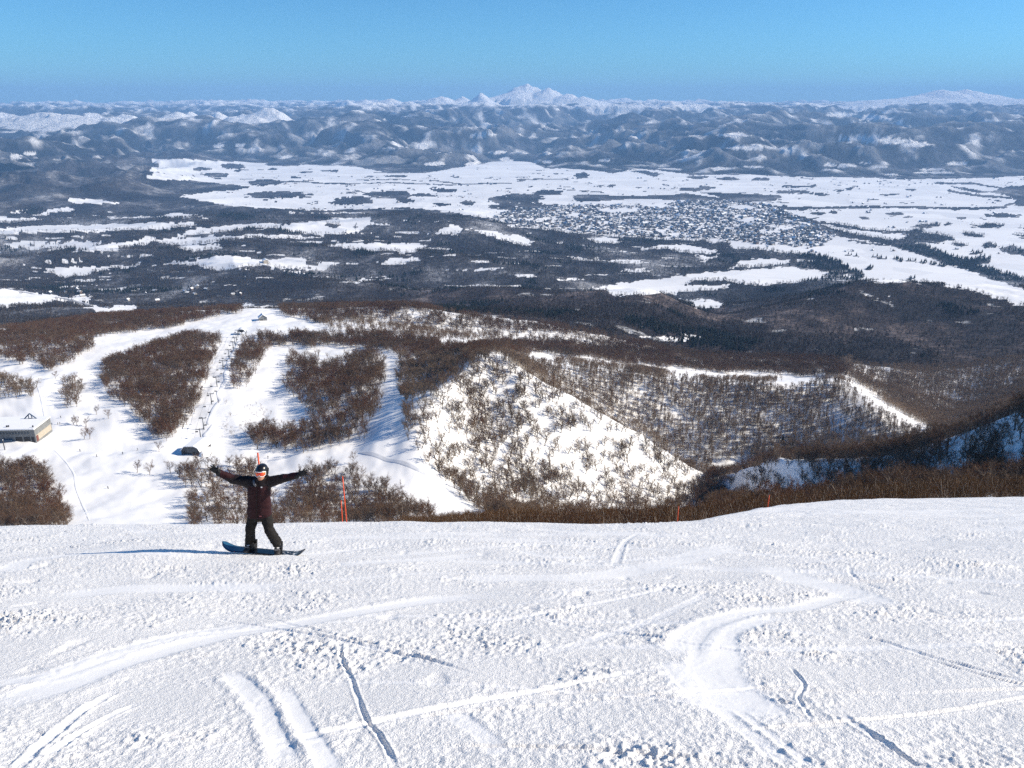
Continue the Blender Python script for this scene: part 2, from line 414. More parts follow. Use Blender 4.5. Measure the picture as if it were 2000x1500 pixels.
# ------------------------------------------------------------------ land cover (woods and open snow), surveyed from the same spot
PLAIN = [(285,312),(350,309),(420,314),(560,320),(700,325),(760,338),(835,338),(880,330),(1000,309),(1040,316),(1062,328),(1130,330),(1200,338),(1250,330),(1290,332),(1350,342),(1440,341),(1500,338),(1560,345),(1640,346),(1720,348),(1780,350),(1900,348),(2100,340),(2400,340),(2400,640),(2000,600),(1900,568),(1800,552),(1700,550),(1650,540),(1660,520),(1620,505),(1500,497),(1440,488),(1380,470),(1250,466),(1180,460),(1080,450),(1000,443),(940,424),(860,412),(790,404),(720,408),(640,411),(560,409),(480,404),(430,401),(400,392),(350,384),(395,376),(450,372),(490,366),(430,358),(380,353),(300,350),(270,347),(300,340),(290,330),(320,322),(285,316)]
FIELDS = [
 [(-300,447),(0,445),(130,440),(265,436),(380,434),(390,440),(330,446),(270,448),(180,452),(60,455),(0,457),(-300,462)],
 [(-200,426),(0,425),(60,425),(85,428),(30,435),(-200,437)],
 [(66,421),(110,405),(150,405),(146,410),(100,415),(80,422)],
 [(135,389),(140,385),(180,388),(235,396),(230,398),(180,398),(155,398),(140,394)],
 [(305,423),(345,415),(395,420),(395,424),(340,427)],
 [(210,424),(300,422),(300,425),(215,428)],
 [(345,464),(360,450),(430,442),(500,435),(560,438),(675,427),(725,424),(727,428),(712,448),(700,452),(650,457),(610,458),(560,452),(500,447),(440,452),(400,457)],
 [(145,485),(220,475),(275,470),(287,460),(325,465),(420,462),(500,457),(600,460),(550,465),(500,466),(475,465),(400,475),(430,478),(437,485),(375,492),(345,485),(325,475),(300,472),(282,477),(232,485),(220,492),(160,490)],
 [(5,478),(30,473),(100,471),(160,470),(195,470),(203,475),(170,480),(100,486),(60,487),(20,483)],
 [(82,527),(112,522),(212,520),(287,514),(290,518),(187,528),(175,535),(125,542),(100,532)],
 [(290,515),(375,511),(400,504),(445,499),(500,506),(520,508),(510,516),(450,526),(412,527),(380,517)],
 [(500,510),(537,507),(575,502),(605,506),(662,515),(625,530),(595,522),(550,525),(520,520)],
 [(637,477),(687,474),(740,474),(755,478),(770,476),(782,474),(820,475),(840,481),(812,490),(800,497),(762,490),(725,490),(707,491),(670,485)],
 [(737,512),(765,505),(812,502),(820,509),(787,516),(750,517)],
 [(662,552),(712,547),(762,541),(772,542),(725,550),(687,554)],
 [(857,450),(875,438),(895,440),(902,447),(887,457),(865,456)],
 [(922,447),(950,448),(985,458),(1010,458),(1040,470),(1035,480),(1000,477),(965,463),(935,455)],
 [(1080,474),(1095,471),(1104,475),(1090,478)],
 [(1100,500),(1150,503),(1180,505),(1160,508),(1140,510)],
 [(1185,510),(1225,507),(1275,511),(1262,515),(1212,514)],
 [(1207,528),(1250,525),(1272,527),(1265,532),(1240,531)],
 [(1137,564),(1200,554),(1300,542),(1375,532),(1487,525),(1540,520),(1625,532),(1600,546),(1540,553),(1490,557),(1440,552),(1400,550),(1350,552),(1340,556),(1420,557),(1425,561),(1380,567),(1340,568),(1320,575),(1290,572),(1240,576),(1200,578),(1180,567)],
 [(1328,583),(1415,590),(1402,602),(1365,603)],
 [(1245,491),(1250,485),(1295,477),(1350,480),(1417,492),(1400,495),(1350,496),(1312,491)],
 [(1360,499),(1400,499),(1392,514),(1362,509)],
 [(1417,523),(1450,510),(1482,504),(1545,509),(1530,516),(1490,520),(1440,524)],
 [(1120,462),(1180,466),(1230,466),(1230,472),(1180,476),(1150,470)],
 [(0,563),(30,566),(60,574),(110,580),(108,586),(100,592),(0,602),(-200,600),(-200,560)],
 [(0,565),(60,570),(120,580),(170,592),(210,605),(225,610),(205,612),(160,598),(100,582),(40,572),(0,568)],
 [(210,606),(235,596),(262,598),(265,608),(240,614),(220,612)],
 [(150,578),(180,577),(182,586),(160,590),(120,584)],
 [(455,603),(480,592),(500,596),(545,597),(545,604),(460,606)],
]
WOODS = [
 [(1112,382),(1150,380),(1250,383),(1340,378),(1400,385),(1480,378),(1500,382),(1500,393),(1450,396),(1400,393),(1340,392),(1250,388),(1180,393),(1135,395)],
 [(1357,371),(1370,362),(1400,367),(1385,370)],
 [(1365,375),(1400,377),(1500,380),(1520,385),(1500,392),(1420,388)],
 [(640,395),(690,386),(730,390),(725,398),(660,400)],
 [(1850,362),(1900,370),(1940,375),(1960,365),(2000,362),(2200,360),(2200,403),(2000,403),(1980,400),(1985,385),(1950,378),(1900,376)],
 [(1592,515),(1607,505),(1650,520),(1695,540),(1675,544),(1637,528)],
 [(1950,485),(1975,478),(2000,488),(2100,495),(2000,500),(1970,495)],
 [(600,508),(622,507),(630,516),(600,518)],
 [(1340,553),(1380,547),(1425,548),(1440,554),(1400,553),(1360,556)],
 [(1230,330),(1290,338),(1280,345),(1240,335)],
]
BLOBS = [(390,330,20,3.5),(424,342,25,4.5),(455,325,22,5),(520,356,34,6),(545,381,62,7),(690,392,38,8),(760,380,52,7),(830,381,25,3),(790,392,18,5),(870,372,26,4),(912,396,19,5),(980,390,25,6),(862,400,20,3),(647,334,15,2),(725,345,9,1.5),(574,346,8,2.5),(766,344,16,2.5),(790,344,10,2),(1140,343,16,6),(1020,387,38,9),(1070,376,28,5),(1020,403,62,8),(1020,352,10,3),(1195,363,10,3),(1172,363,4,2.5),(1365,346,22,3),(1545,375,32,3.5),(1560,364,40,2),(1600,379,13,3),(1508,386,18,7),(1640,411,2,1),(1790,453,14,5),(1810,466,50,9),(1935,441,22,5),(1960,421,36,4),(1580,453,15,6),(1875,478,17,4),(1932,480,13,6),(1915,509,23,7),(1905,495,15,3),(1808,442,26,3),(1828,440,8,4),(1850,438,8,3),(1600,416,14,3),(1625,415,10,2),(1660,369,8,3),(1646,373,6,2),(1590,364,8,3),(1735,380,20,2),(1780,370,10,2),(1750,418,16,3),(1775,424,7,2),(1690,426,12,2.5),(1880,426,8,3),(550,321,30,3.5),(530,330,8,2),(600,336,12,2),(1345,370,20,4),(1490,350,20,3),(1550,341,18,4),(1420,349,25,2.5),(1930,540,3,1),(1785,546,10,1.5),(1870,561,6,1.5),(1700,525,6,4),(1265,495,25,6),(1285,492,30,7),(1340,512,34,12),(1410,512,30,10),(1240,470,36,7),(1400,480,28,7),(1460,493,60,6),(1090,462,60,8),(1140,470,14,5),(1170,482,20,4),(1150,500,40,5),(650,441,14,4),(690,444,6,2),(312,461,18,6),(300,451,30,5)]
LINES = [([(1530,404),(1517,412),(1515,418),(1540,424),(1580,432),(1610,444),(1640,456),(1700,466),(1750,475)],5),([(1750,475),(1800,488),(1850,505),(1890,520),(1940,537),(2000,556),(2100,590)],9),
 ([(1530,408),(1600,406),(1700,404),(1800,405),(1900,408),(1960,405),(1985,393)],2.2),([(1605,434),(1680,448),(1720,452),(1790,456)],2.6),([(1850,372),(1900,381),(1980,387)],2),([(1830,358),(1900,358),(1960,369),(2000,372)],1.6),
 ([(1500,499),(1560,500),(1610,506)],5),([(1650,499),(1750,507),(1860,521),(1930,535)],.9),([(560,353),(640,359),(760,357),(900,362)],.8),([(1090,369),(1180,376)],.7),([(500,355),(560,354),(600,356),(690,361)],1),([(1010,350),(1110,350)],.8),([(1540,418),(1580,430),(1600,424)],1.2),
 ([(1660,470),(1720,478),(1800,486)],1.5),([(700,352),(780,350),(830,353)],.8),([(840,352),(900,360),(1000,357)],.8),([(200,470),(160,472),(60,478)],1.2),([(300,480),(420,476)],1.1),([(480,449),(520,450),(545,448)],3.5),([(430,470),(470,471),(500,466)],2),([(1560,440),(1480,450),(1400,455)],.6)]
TOWN = [(948,428),(1000,410),(1100,402),(1180,400),(1250,402),(1330,395),(1420,392),(1490,396),(1535,412),(1580,432),(1610,448),(1640,460),(1600,482),(1540,482),(1490,478),(1420,470),(1330,465),(1200,460),(1080,448),(990,438)]
TOWN_GAPS = [(1210,412,40,5),(1280,402,30,4),(1540,444,30,4),(1470,428,18,3),(1070,428,22,3),(1450,405,30,5),(1130,420,24,3)]

def cover(px, py, X, Y):
    """0 open snow .. 1 closed wood, for ground beyond the first ridge"""
    wx = px + 16 * fbm(px / 40, py / 9, 4, 301, .6)
    wy = py + np.interp(py, [330, 420, 560], [2.2, 4.5, 8.0]) * fbm(px / 26, py / 6, 4, 305, .6)
    lump = fbm(px / 14, py / 3.2, 3, 309)
    f = np.ones(px.shape)
    pl = inpoly(wx, wy, PLAIN)
    f[pl] = 0
    for P_ in FIELDS: f[inpoly(wx, wy, P_)] = 0
    for P_ in WOODS: f[inpoly(wx, wy, P_)] = 1
    for cx, cy, rx, ry in BLOBS: f[((wx - cx) / rx) ** 2 + ((wy - cy) / ry) ** 2 + .9 * lump < 1] = 1
    for pts, w in LINES:
        d, _ = polyline_dist(wx, wy, pts); f[d < w] = 1
    # hedges and copses scattered over the farmland
    n = fbm(X / 170 + 11, Y / 260, 3, 331) + .35 * pnoise(X / 900, Y / 900, 333)
    hedges = pl & (n > .50) & (py < 480)
    f[hedges] = .9
    # clearings and thin places inside the woods
    n2 = fbm(X / 230, Y / 330, 4, 341)
    f = np.where((f > .5) & ~pl, f - .42 * sstep(.05, .5, n2) * sstep(330, 420, py), f)
    # thin streaks of open ground between the woods
    st = fbm(px / 90 + 3 + .5 * fbm(px / 30, py / 14, 2, 375), py / 5.5 + .6 * fbm(px / 60, py / 20, 2, 377), 4, 371, .55) + .25 * fbm(px / 300, py / 40, 2, 373)
    band = sstep(392, 420, py) * sstep(590, 560, py) * sstep(1250, 1000, px) + .6 * sstep(455, 480, py) * sstep(570, 540, py) * sstep(1000, 1200, px)
    f = np.where(~pl & (f > .4), f - sstep(.25, .37, st) * np.clip(band, 0, 1) * (Y > 2700), f)
    return np.clip(f, 0, 1), pl

def land_cover():
    X, Y, Z = LAND['X'], LAND['Y'], LAND['Z']
    px, py = proj(X, Y, Z)
    LAND['px'], LAND['py'] = px, py
    f, pl = cover(px, py, X, Y)
    f = np.where(Y < 1290, 0, f)
    hill = (py > 540) & (Y > 1250) & (Y < 2700)
    n3 = fbm(X / 90, Y / 120, 4, 351)
    f = np.where(hill & (f > .5), .92 - .5 * sstep(.15, .5, n3), f)
    # open glades on the dark hills
    for cx, cy, rx, ry in ((1742,619,24,5),(1700,572,70,7),(1340,660,60,9),(1180,663,200,8),(1760,585,60,6)):
        f = np.where((((px - cx) / rx) ** 2 + ((py - cy) / ry) ** 2 + 1.2 * fbm(px / 22, py / 6, 3, 353) < .8) & (Y < 2700), f - .30, f)
    far = sstep(9500, 11500, Y)
    LAND['forest'] = f
    LAND['tone'] = np.clip(.5 + .8 * fbm(X / 420, Y / 620, 4, 361) + .35 * fbm(X / 110, Y / 160, 3, 363), 0, 1)
    LAND['hill'] = sstep(3000, 2300, Y) * sstep(600, 900, px)
    LAND['plain'] = pl
land_cover()

def land_materials():
    m, nt, b = newmat('snow_and_woods')
    tc = N(nt, 'ShaderNodeTexCoord')
    at = N(nt, 'ShaderNodeAttribute', attribute_name='forest')
    n1 = noise_node(nt, .030, 7, .74, tc.outputs['Object'])
    n2 = noise_node(nt, .012, 4, .6, tc.outputs['Object'])
    tn = N(nt, 'ShaderNodeAttribute', attribute_name='tone'); hl = N(nt, 'ShaderNodeAttribute', attribute_name='hill')
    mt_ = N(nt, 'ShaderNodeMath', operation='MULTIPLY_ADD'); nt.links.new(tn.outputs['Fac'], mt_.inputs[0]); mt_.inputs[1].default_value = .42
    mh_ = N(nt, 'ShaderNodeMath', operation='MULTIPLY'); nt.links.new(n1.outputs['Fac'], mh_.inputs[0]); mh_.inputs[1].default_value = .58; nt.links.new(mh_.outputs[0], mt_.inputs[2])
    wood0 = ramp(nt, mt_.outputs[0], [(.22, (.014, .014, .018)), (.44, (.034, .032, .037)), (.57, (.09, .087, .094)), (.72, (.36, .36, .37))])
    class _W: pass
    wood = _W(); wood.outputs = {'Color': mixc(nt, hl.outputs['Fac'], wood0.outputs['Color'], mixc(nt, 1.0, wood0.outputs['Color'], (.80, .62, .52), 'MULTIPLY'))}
    vo = nt.nodes.new('ShaderNodeTexVoronoi'); vo.inputs['Scale'].default_value = .0042; nt.links.new(tc.outputs['Object'], vo.inputs['Vector'])
    sv_ = N(nt, 'ShaderNodeSeparateColor'); nt.links.new(vo.outputs['Color'], sv_.inputs[0])
    snow0 = ramp(nt, n2.outputs['Fac'], [(.3, (.84, .845, .85)), (.7, (.90, .895, .89))])
    fld = ramp(nt, sv_.outputs[0], [(0, (.84, .85, .87)), (1, (1, 1, 1))])
    sfar = N(nt, 'ShaderNodeSeparateXYZ'); nt.links.new(tc.outputs['Object'], sfar.inputs[0])
    mfar = N(nt, 'ShaderNodeMapRange'); mfar.inputs['From Min'].default_value = 2600; mfar.inputs['From Max'].default_value = 3400; nt.links.new(sfar.outputs['Y'], mfar.inputs['Value'])
    class _S: pass
    snow = _S(); snow.outputs = {'Color': mixc(nt, 1.0, snow0.outputs['Color'], mixc(nt, mfar.outputs['Result'], (1.0, 1.0, 1.0), fld.outputs['Color']), 'MULTIPLY')}
    # ragged edge of the wood
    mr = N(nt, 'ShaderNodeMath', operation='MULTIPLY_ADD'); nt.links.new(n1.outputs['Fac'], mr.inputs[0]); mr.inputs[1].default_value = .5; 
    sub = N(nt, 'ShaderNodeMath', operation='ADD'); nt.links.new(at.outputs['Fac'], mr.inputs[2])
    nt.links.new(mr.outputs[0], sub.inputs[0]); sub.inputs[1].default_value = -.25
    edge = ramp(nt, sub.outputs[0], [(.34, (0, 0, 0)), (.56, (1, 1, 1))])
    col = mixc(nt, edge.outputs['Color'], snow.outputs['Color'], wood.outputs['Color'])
    nt.links.new(col, b.inputs['Base Color'])
    b.inputs['Roughness'].default_value = .75; b.inputs['Specular IOR Level'].default_value = .15
    bp = N(nt, 'ShaderNodeBump'); bp.inputs['Strength'].default_value = .9
    # tree-height roughness inside the woods only
    hh = N(nt, 'ShaderNodeMath', operation='MULTIPLY'); nt.links.new(n1.outputs['Fac'], hh.inputs[0]); nt.links.new(edge.outputs['Color'], hh.inputs[1])
    bp.inputs['Distance'].default_value = 14
    nt.links.new(hh.outputs[0], bp.inputs['Height']); nt.links.new(bp.outputs['Normal'], b.inputs['Normal'])
    return m
LAND_MAT = land_materials()
def finish_land():
    P = np.stack([LAND['X'], LAND['Y'], LAND['Z']], -1)
    me = grid_mesh('terrain', P)
    fattr(me, 'forest', LAND['forest']); fattr(me, 'tone', LAND['tone']); fattr(me, 'hill', LAND['hill'])
    o = mesh_obj('terrain', me, LAND_MAT)
    tag(o, 'snowy hillside, wooded hills and snow covered farm plain below the piste', 'terrain', None, 'structure')
finish_land()

# ================================================================== FAR MOUNTAINS
def build_mountains():
    Yv = np.concatenate([np.geomspace(9000, 26000, 430)[:-1], np.geomspace(26000, 46000, 170)])
    sv = np.linspace(-.95, .95, 1250)
    Y = np.repeat(Yv[:, None], len(sv), 1); X = sv[None, :] * Y
    px = 1000 + FPX * sv / (1 / (CP + .352 * SP)) * 1.0
    px = 1000 + FPX * sv * float(dirY(230))
    # foot line of the mountains
    fx = [-500, 0, 150, 290, 420, 560, 700, 830, 900, 1000, 1060, 1200, 1290, 1400, 1560, 1700, 1850, 2000, 2500]
    fy = [392, 388, 372, 318, 316, 322, 327, 342, 334, 311, 326, 340, 336, 343, 347, 349, 350, 346, 346]
    ft = tand(np.array(fy, float)); Zp = -800.0
    yf = pchip(fx, -Zp / ft, np.clip(px, -500, 2500))
    yf = np.minimum(yf, 12800)
    d = Y - yf[None, :] + 700 * fbm(X / 1800, Y / 1800, 3, 401)
    up = sstep(0, 3500, d)
    # target line of sight: the land climbs towards the eye level with distance
    kx = np.array([0, 2000, 4500, 8000, 12000, 17000, 24000, 36000], float)
    kz = np.array([-840, -720, -620, -520, -440, -360, -260, -160], float)
    base = np.interp(np.maximum(d, 0), kx, kz)
    base = np.where(d < 0, -840 - np.minimum(-d, 3000) * .02, base)
    WX = X + 900 * fbm(X / 3200, Y / 3200, 3, 407); WY = Y + 900 * fbm(X / 3200 + 9, Y / 3200 + 4, 3, 409)
    r1 = ridged(WX / 5200 + .2, WY / 4300 + .4, 6, 411)
    r2 = ridged(WX / 2300 + 7, WY / 1500 + 3, 5, 421)
    f1 = fbm(X / 9000, Y / 9000, 3, 431)
    r3 = ridged(X / 760 + 2, Y / 700 + 9, 4, 441)
    Z = base + up * ((r1 - .48) * 760 + (r2 - .45) * 480 + f1 * 260) + sstep(0, 1500, d) * (r3 - .4) * 115
    # keep the crowd of ridges below eye level
    left = sstep(760, 540, px)[None, :]
    lp = left * np.interp(Y, [11000, 16000, 20000, 26000, 36000], [270, 240, 231, 214, 204]) + (1 - left) * np.interp(Y, [12000, 16000, 20000, 26000, 36000], [262, 232, 213, 207, 203])
    lim = -(lp - 199 + 5 * fbm(X / 5000, Y / 5000, 3, 405)) / FPX * Y
    over = Z - lim
    Z = np.where((over > 0), lim + over * .5, Z)
    PK = np.zeros_like(Z)
    def peak(cx, py, yy, rad, sharp=1.3, ax=1.0):
        nonlocal Z, PK
        x0 = float(px_s(cx, py)) * yy; zt = -float(tand(py)) * yy
        dd = np.hypot((X - x0) / ax, Y - yy) * (1 + .35 * pnoise(X / rad * 1.2, Y / rad * 1.2, int(cx)))
        gul = .30 * (ridged(X / rad * 1.6, Y / rad * 1.6, 4, int(cx) + 5) - .5)
        cone = np.clip(1 - dd / rad, 0, 1) ** sharp
        i = np.argmin(np.abs(Yv - yy)); zb = float(np.median(Z[i, np.abs(sv * yy - x0) < rad * ax]))
        h = max(zt - zb, 60)
        lowb = 250.0
        PK = np.maximum(PK, cone)
        Z = np.where(cone > 0, np.maximum(Z, zb - lowb + (h + lowb) * cone + h * gul * np.sqrt(cone)), Z)
    for a in ((130,223,16500,1500,1.0,1.9),(165,227,16200,1100,1,1.4),(238,218,17500,900,1.1,1.2),(285,226,17000,900,1.1,1.2),(345,219,16800,1100,1.0,1.3),(370,217,17500,800,1.1,1),(425,215,17800,900,1.1,1.2),
              (515,205,17500,1300,1.1,1.25),(490,222,17000,900,1.1,1),(20,228,18000,1500,1,1.6),(-60,224,19000,1600,1,1.6)): peak(*a)
    for a in ((680,193,27000,1500,1.1,1.2),(715,194,27500,1200,1.1,1.2),(765,192,27000,1600,1.0,1.3),(800,196,26500,1000,1,1),(860,189,28000,1700,1.1,1.3),(905,190,28500,1200,1.1,1.2),(940,183,27500,1500,1.1,1.2),(985,186,29000,1300,1.1,1),
              (1030,164,29000,2300,1.25,1.1),(1072,173,28500,1600,1.2,1),(1010,176,28700,1200,1.2,1),(1108,181,28000,1300,1.1,1),(1140,188,27500,1300,1.1,1.1),(1230,202,24000,1300,1.0,1.5),(1200,204,24500,1000,1.1,1),(1250,200,24500,900,1.1,1),(1310,198,25000,1500,1.1,1.4),(1340,203,24500,1000,1.1,1.2),
              (1420,204,27000,1400,1,1.5),(1500,206,27000,1600,1,1.6),(1600,202,28000,1900,1,1.6),(1700,203,27000,1700,1,1.6),
              (1840,174,30000,4100,1.15,1.2),(1885,175,30200,3000,1.1,1.2),(1800,186,29700,3200,1.1,1.3),(1930,189,29700,3300,1.1,1.4),(2000,196,28800,3200,1,1.4)): peak(*a)
    P = np.stack([X, Y, Z], -1)
    me = grid_mesh('mountains', P)
    pxx, pyy = proj(X, Y, Z)
    # open snow: high alpine ground, plus clear-felled and farmed strips low down
    alt = Z + 200 * fbm(X / 700, Y / 700, 5, 451, .62) + 260 * (r2 - .5) + 260 * (r3 - .45)
    snowline = np.interp(pxx[0], [-500, 0, 150, 600, 900, 1350, 1500, 2000], [-30, -40, -50, -40, -20, -20, 60, 60])
    sn = sstep(-60, 70, alt - snowline[None, :])
    sn = np.maximum(sn, .95 * sstep(.10, .42, PK + .55 * fbm(X / 420, Y / 420, 4, 473) + .5 * (r3 - .45)))
    cl = sstep(.36, .46, fbm(X / 1500 + 4, Y / 900, 4, 461) + .12 * pnoise(X / 300, Y / 300, 463)) * .85
    crest = sstep(.50, .78, .55 * r2 + .45 * r3 + .22 * fbm(X / 400, Y / 400, 3, 455))
    sn = np.maximum(sn, crest * .16)
    sn = np.maximum(sn, cl * .38 * sstep(0, 600, d))
    for cx, cy, rx, ry in ((1455,289,34,5),(1432,263,32,4),(1476,286,14,6),(1690,271,50,8),(1740,276,38,6),(1640,224,28,5),(1700,229,24,6),(1790,282,30,5),(1180,313,12,3),(940,264,30,3),(850,320,22,4),(925,320,18,5),(975,298,20,3),(990,312,14,5),(1070,316,10,3),(1245,334,20,4),(1310,332,26,4),(1410,329,22,4),(1470,326,20,3),(1620,322,14,3),(1650,324,20,4),(1690,318,14,2),(1720,326,14,2),(1820,331,26,3),(1830,337,40,2.5),(1870,319,22,4),(1745,344,18,5),(430,285,14,4),(470,283,10,4),(30,306,12,5),(60,300,16,3)):
        sn = np.maximum(sn, (((pxx - cx) / rx) ** 2 + ((pyy - cy) / ry) ** 2 + 1.3 * fbm(pxx / 16, pyy / 4, 3, 471) < .9) * .9)
    wood = np.clip(1 - sn, 0, 1)
    fattr(me, 'forest', wood)
    m, nt, b = newmat('mountain_cover')
    tc = N(nt, 'ShaderNodeTexCoord')
    at = N(nt, 'ShaderNodeAttribute', attribute_name='forest')
    n1 = noise_node(nt, .0032, 8, .72, tc.outputs['Object'])
    woodc = ramp(nt, n1.outputs['Fac'], [(.34, (.010, .012, .018)), (.52, (.026, .030, .040)), (.62, (.085, .088, .105)), (.74, (.30, .30, .33))])
    col = mixc(nt, at.outputs['Fac'], (.88, .88, .89), woodc.outputs['Color'])
    nt.links.new(col, b.inputs['Base Color']); b.inputs['Roughness'].default_value = .8; b.inputs['Specular IOR Level'].default_value = .1
    bp = N(nt, 'ShaderNodeBump'); bp.inputs['Strength'].default_value = 1.0; bp.inputs['Distance'].default_value = 130
    nt.links.new(n1.outputs['Fac'], bp.inputs['Height']); nt.links.new(bp.outputs['Normal'], b.inputs['Normal'])
    o = mesh_obj('mountains', me, m)
    tag(o, 'ranges of blue wooded hills and white peaks beyond the plain', 'mountains', None, 'structure')
build_mountains()
# ================================================================== TREES
def tube(V, Fc, pts, rad, n):
    pts = [Vector(p) for p in pts]; base = len(V)
    for i, p in enumerate(pts):
        d = (pts[min(i + 1, len(pts) - 1)] - pts[max(i - 1, 0)]).normalized()
        a = d.orthogonal().normalized(); c = d.cross(a)
        for k in range(n):
            t = 2 * pi * k / n
            V.append(p + (a * cos(t) + c * sin(t)) * rad[i])
    for i in range(len(pts) - 1):
        for k in range(n):
            A = base + i * n + k; B = base + i * n + (k + 1) % n
            Fc.append((A, B, B + n, A + n))
def rvec(rs):
    while True:
        v = Vector((rs.uniform(-1, 1), rs.uniform(-1, 1), rs.uniform(-1, 1)))
        if .05 < v.length < 1: return v.normalized()
def sliver(V, Fc, p, d, l, w, rs):
    a = d.cross(rvec(rs)).normalized() * (w * .5)
    i = len(V); V += [p - a, p + a, p + d * l]; Fc.append((i, i + 1, i + 2))
def gen_tree(seed, h=10.0, spread=3.6, fork=.25, nlimb=7, ntwig=700, twig_l=.9, twig_w=.055, up=.8, r0=.17, lean=.12):
    """bare broadleaf tree: crooked stem, rising limbs, side branches, a cloud of twigs. Returns two meshes' data"""
    rs = random.Random(seed); TV, TF, CV, CF = [], [], [], []
    ln = Vector((rs.uniform(-lean, lean), rs.uniform(-lean, lean), 1)).normalized()
    stem = [Vector((0, 0, -.6))]; p = Vector((0, 0, 0)); d = ln.copy()
    for i in range(6):
        stem.append(p.copy()); d = (d + rvec(rs) * .16 + Vector((0, 0, .06))).normalized(); p = p + d * (h * .72 / 5)
    tube(TV, TF, stem, [r0 * 1.15, r0, r0 * .85, r0 * .68, r0 * .5, r0 * .33, r0 * .16], 5)
    tips = []
    for k in range(nlimb):
        t = fork + (1 - fork) * (k + rs.random() * .8) / nlimb * .95
        f = t * 5; i = int(min(f, 4)); q = stem[1 + i].lerp(stem[min(2 + i, 6)], f - i)
        az = k * 2.4 + rs.uniform(-.5, .5)
        d = Vector((cos(az), sin(az), up * rs.uniform(.6, 1.25))).normalized()
        L = spread * rs.uniform(.75, 1.2) * (1.25 - .5 * t)
        pts = [q]; 
        for s_ in range(3):
            d = (d + rvec(rs) * .28 + Vector((0, 0, .12))).normalized(); q = q + d * (L / 3); pts.append(q)
        rr = r0 * (.55 - .3 * t)
        tube(TV, TF, pts, [rr, rr * .75, rr * .5, rr * .22], 4)
        for b in range(5):
            j = rs.choice((1, 1, 2, 2, 3)); e = (d + rvec(rs) * .9 + Vector((0, 0, .25))).normalized()
            l2 = L * rs.uniform(.3, .55); q2 = pts[j]; p2 = [q2, q2 + e * l2 * .5, q2 + (e + rvec(rs) * .3).normalized() * l2]
            tube(CV, CF, p2, [rr * .34, rr * .24, rr * .1], 3); tips.append((p2[1], e)); tips.append((p2[2], e))
        tips.append((pts[3], d)); tips.append((pts[2], d))
    tips.append((stem[6], ln)); tips.append((stem[5], ln))
    for k in range(ntwig):
        q, e = rs.choice(tips)
        dd = (e * .55 + rvec(rs) * .9 + Vector((0, 0, .3))).normalized()
        st = q + rvec(rs) * rs.random() * spread * .19
        sliver(CV, CF, st, dd, twig_l * rs.uniform(.5, 1.25), twig_w * rs.uniform(.6, 1.4), rs)
    return (TV, TF), (CV, CF)
def gen_shrub(seed, h=3.8, n=9, ntwig=900):
    rs = random.Random(seed); TV, TF, CV, CF = [], [], [], []; tips = []
    for k in range(n):
        az = rs.uniform(0, 6.28); r = rs.uniform(0, .5)
        p = Vector((cos(az) * r, sin(az) * r, -.4)); d = Vector((cos(az) * .45, sin(az) * .45, 1)).normalized()
        pts = [p]; L = h * rs.uniform(.7, 1.1)
        for s_ in range(4):
            d = (d + rvec(rs) * .22 + Vector((0, 0, .05))).normalized(); p = p + d * (L / 4); pts.append(p)
            if s_ > 0: tips.append((p, d))
        rr = rs.uniform(.03, .055)
        tube(TV, TF, pts, [rr, rr * .85, rr * .65, rr * .4, rr * .15], 4)
        for b in range(6):
            j = rs.choice((1, 2, 2, 3, 3)); e = (d + rvec(rs) * .8 + Vector((0, 0, .3))).normalized(); l2 = h * rs.uniform(.15, .32)
            p2 = [pts[j], pts[j] + e * l2 * .5, pts[j] + (e + rvec(rs) * .3).normalized() * l2]
            tube(CV, CF, p2, [.016, .012, .005], 3); tips += [(p2[1], e), (p2[2], e)]
    for k in range(ntwig):
        q, e = rs.choice(tips)
        dd = (e * .7 + rvec(rs) * .8 + Vector((0, 0, .3))).normalized()
        sliver(CV, CF, q + rvec(rs) * rs.random() * .35, dd, rs.uniform(.25, .7), rs.uniform(.014, .03), rs)
    return (TV, TF), (CV, CF)
def gen_far(seed, h=11.0, n=46, spread=2.8):
    rs = random.Random(seed); TV, TF, CV, CF = [], [], [], []
    tube(TV, TF, [(0, 0, -1), (rs.uniform(-.3, .3), 0, h * .4), (rs.uniform(-.5, .5), .2, h * .8)], [.22, .16, .06], 3)
    for k in range(n):
        az = rs.uniform(0, 6.28); zz = rs.uniform(.28, .95); r = spread * sqrt(max(.05, 1 - abs(zz - .62) / .42)) * rs.random() ** .6
        p = Vector((cos(az) * r, sin(az) * r, zz * h)); d = (Vector((cos(az) * .6, sin(az) * .6, .9)) + rvec(rs) * .6).normalized()
        sliver(CV, CF, p - d * .6, d, rs.uniform(1.4, 2.6), rs.uniform(.3, .6), rs)
    return (TV, TF), (CV, CF)
def gen_conifer(seed, h=13.0, tiers=8, ns=13):
    rs = random.Random(seed); TV, TF, CV, CF = [], [], [], []
    tube(TV, TF, [(0, 0, -1), (0, 0, h * .5), (0, 0, h * .97)], [.24, .15, .03], 4)
    for t in range(tiers):
        z = h * (.12 + .82 * t / tiers); R = h * .21 * (1 - t / tiers) + .25
        for k in range(ns):
            az = 2 * pi * (k + rs.random()) / ns; rr = R * rs.uniform(.75, 1.15)
            d = Vector((cos(az), sin(az), -.38 + rs.uniform(-.1, .1))).normalized()
            sliver(CV, CF, Vector((0, 0, z + h * .10)), d, rr * 1.15, rr * .75, rs)
            i = len(CV); side = Vector((-sin(az), cos(az), 0)) * rr * .28
            q = Vector((0, 0, z + h * .08)) + d * rr * .45
            CV += [q - side, q + side, q + d * rr * .6 + Vector((0, 0, -.12 * rr))]; CF.append((i, i + 1, i + 2))
    return (TV, TF), (CV, CF)

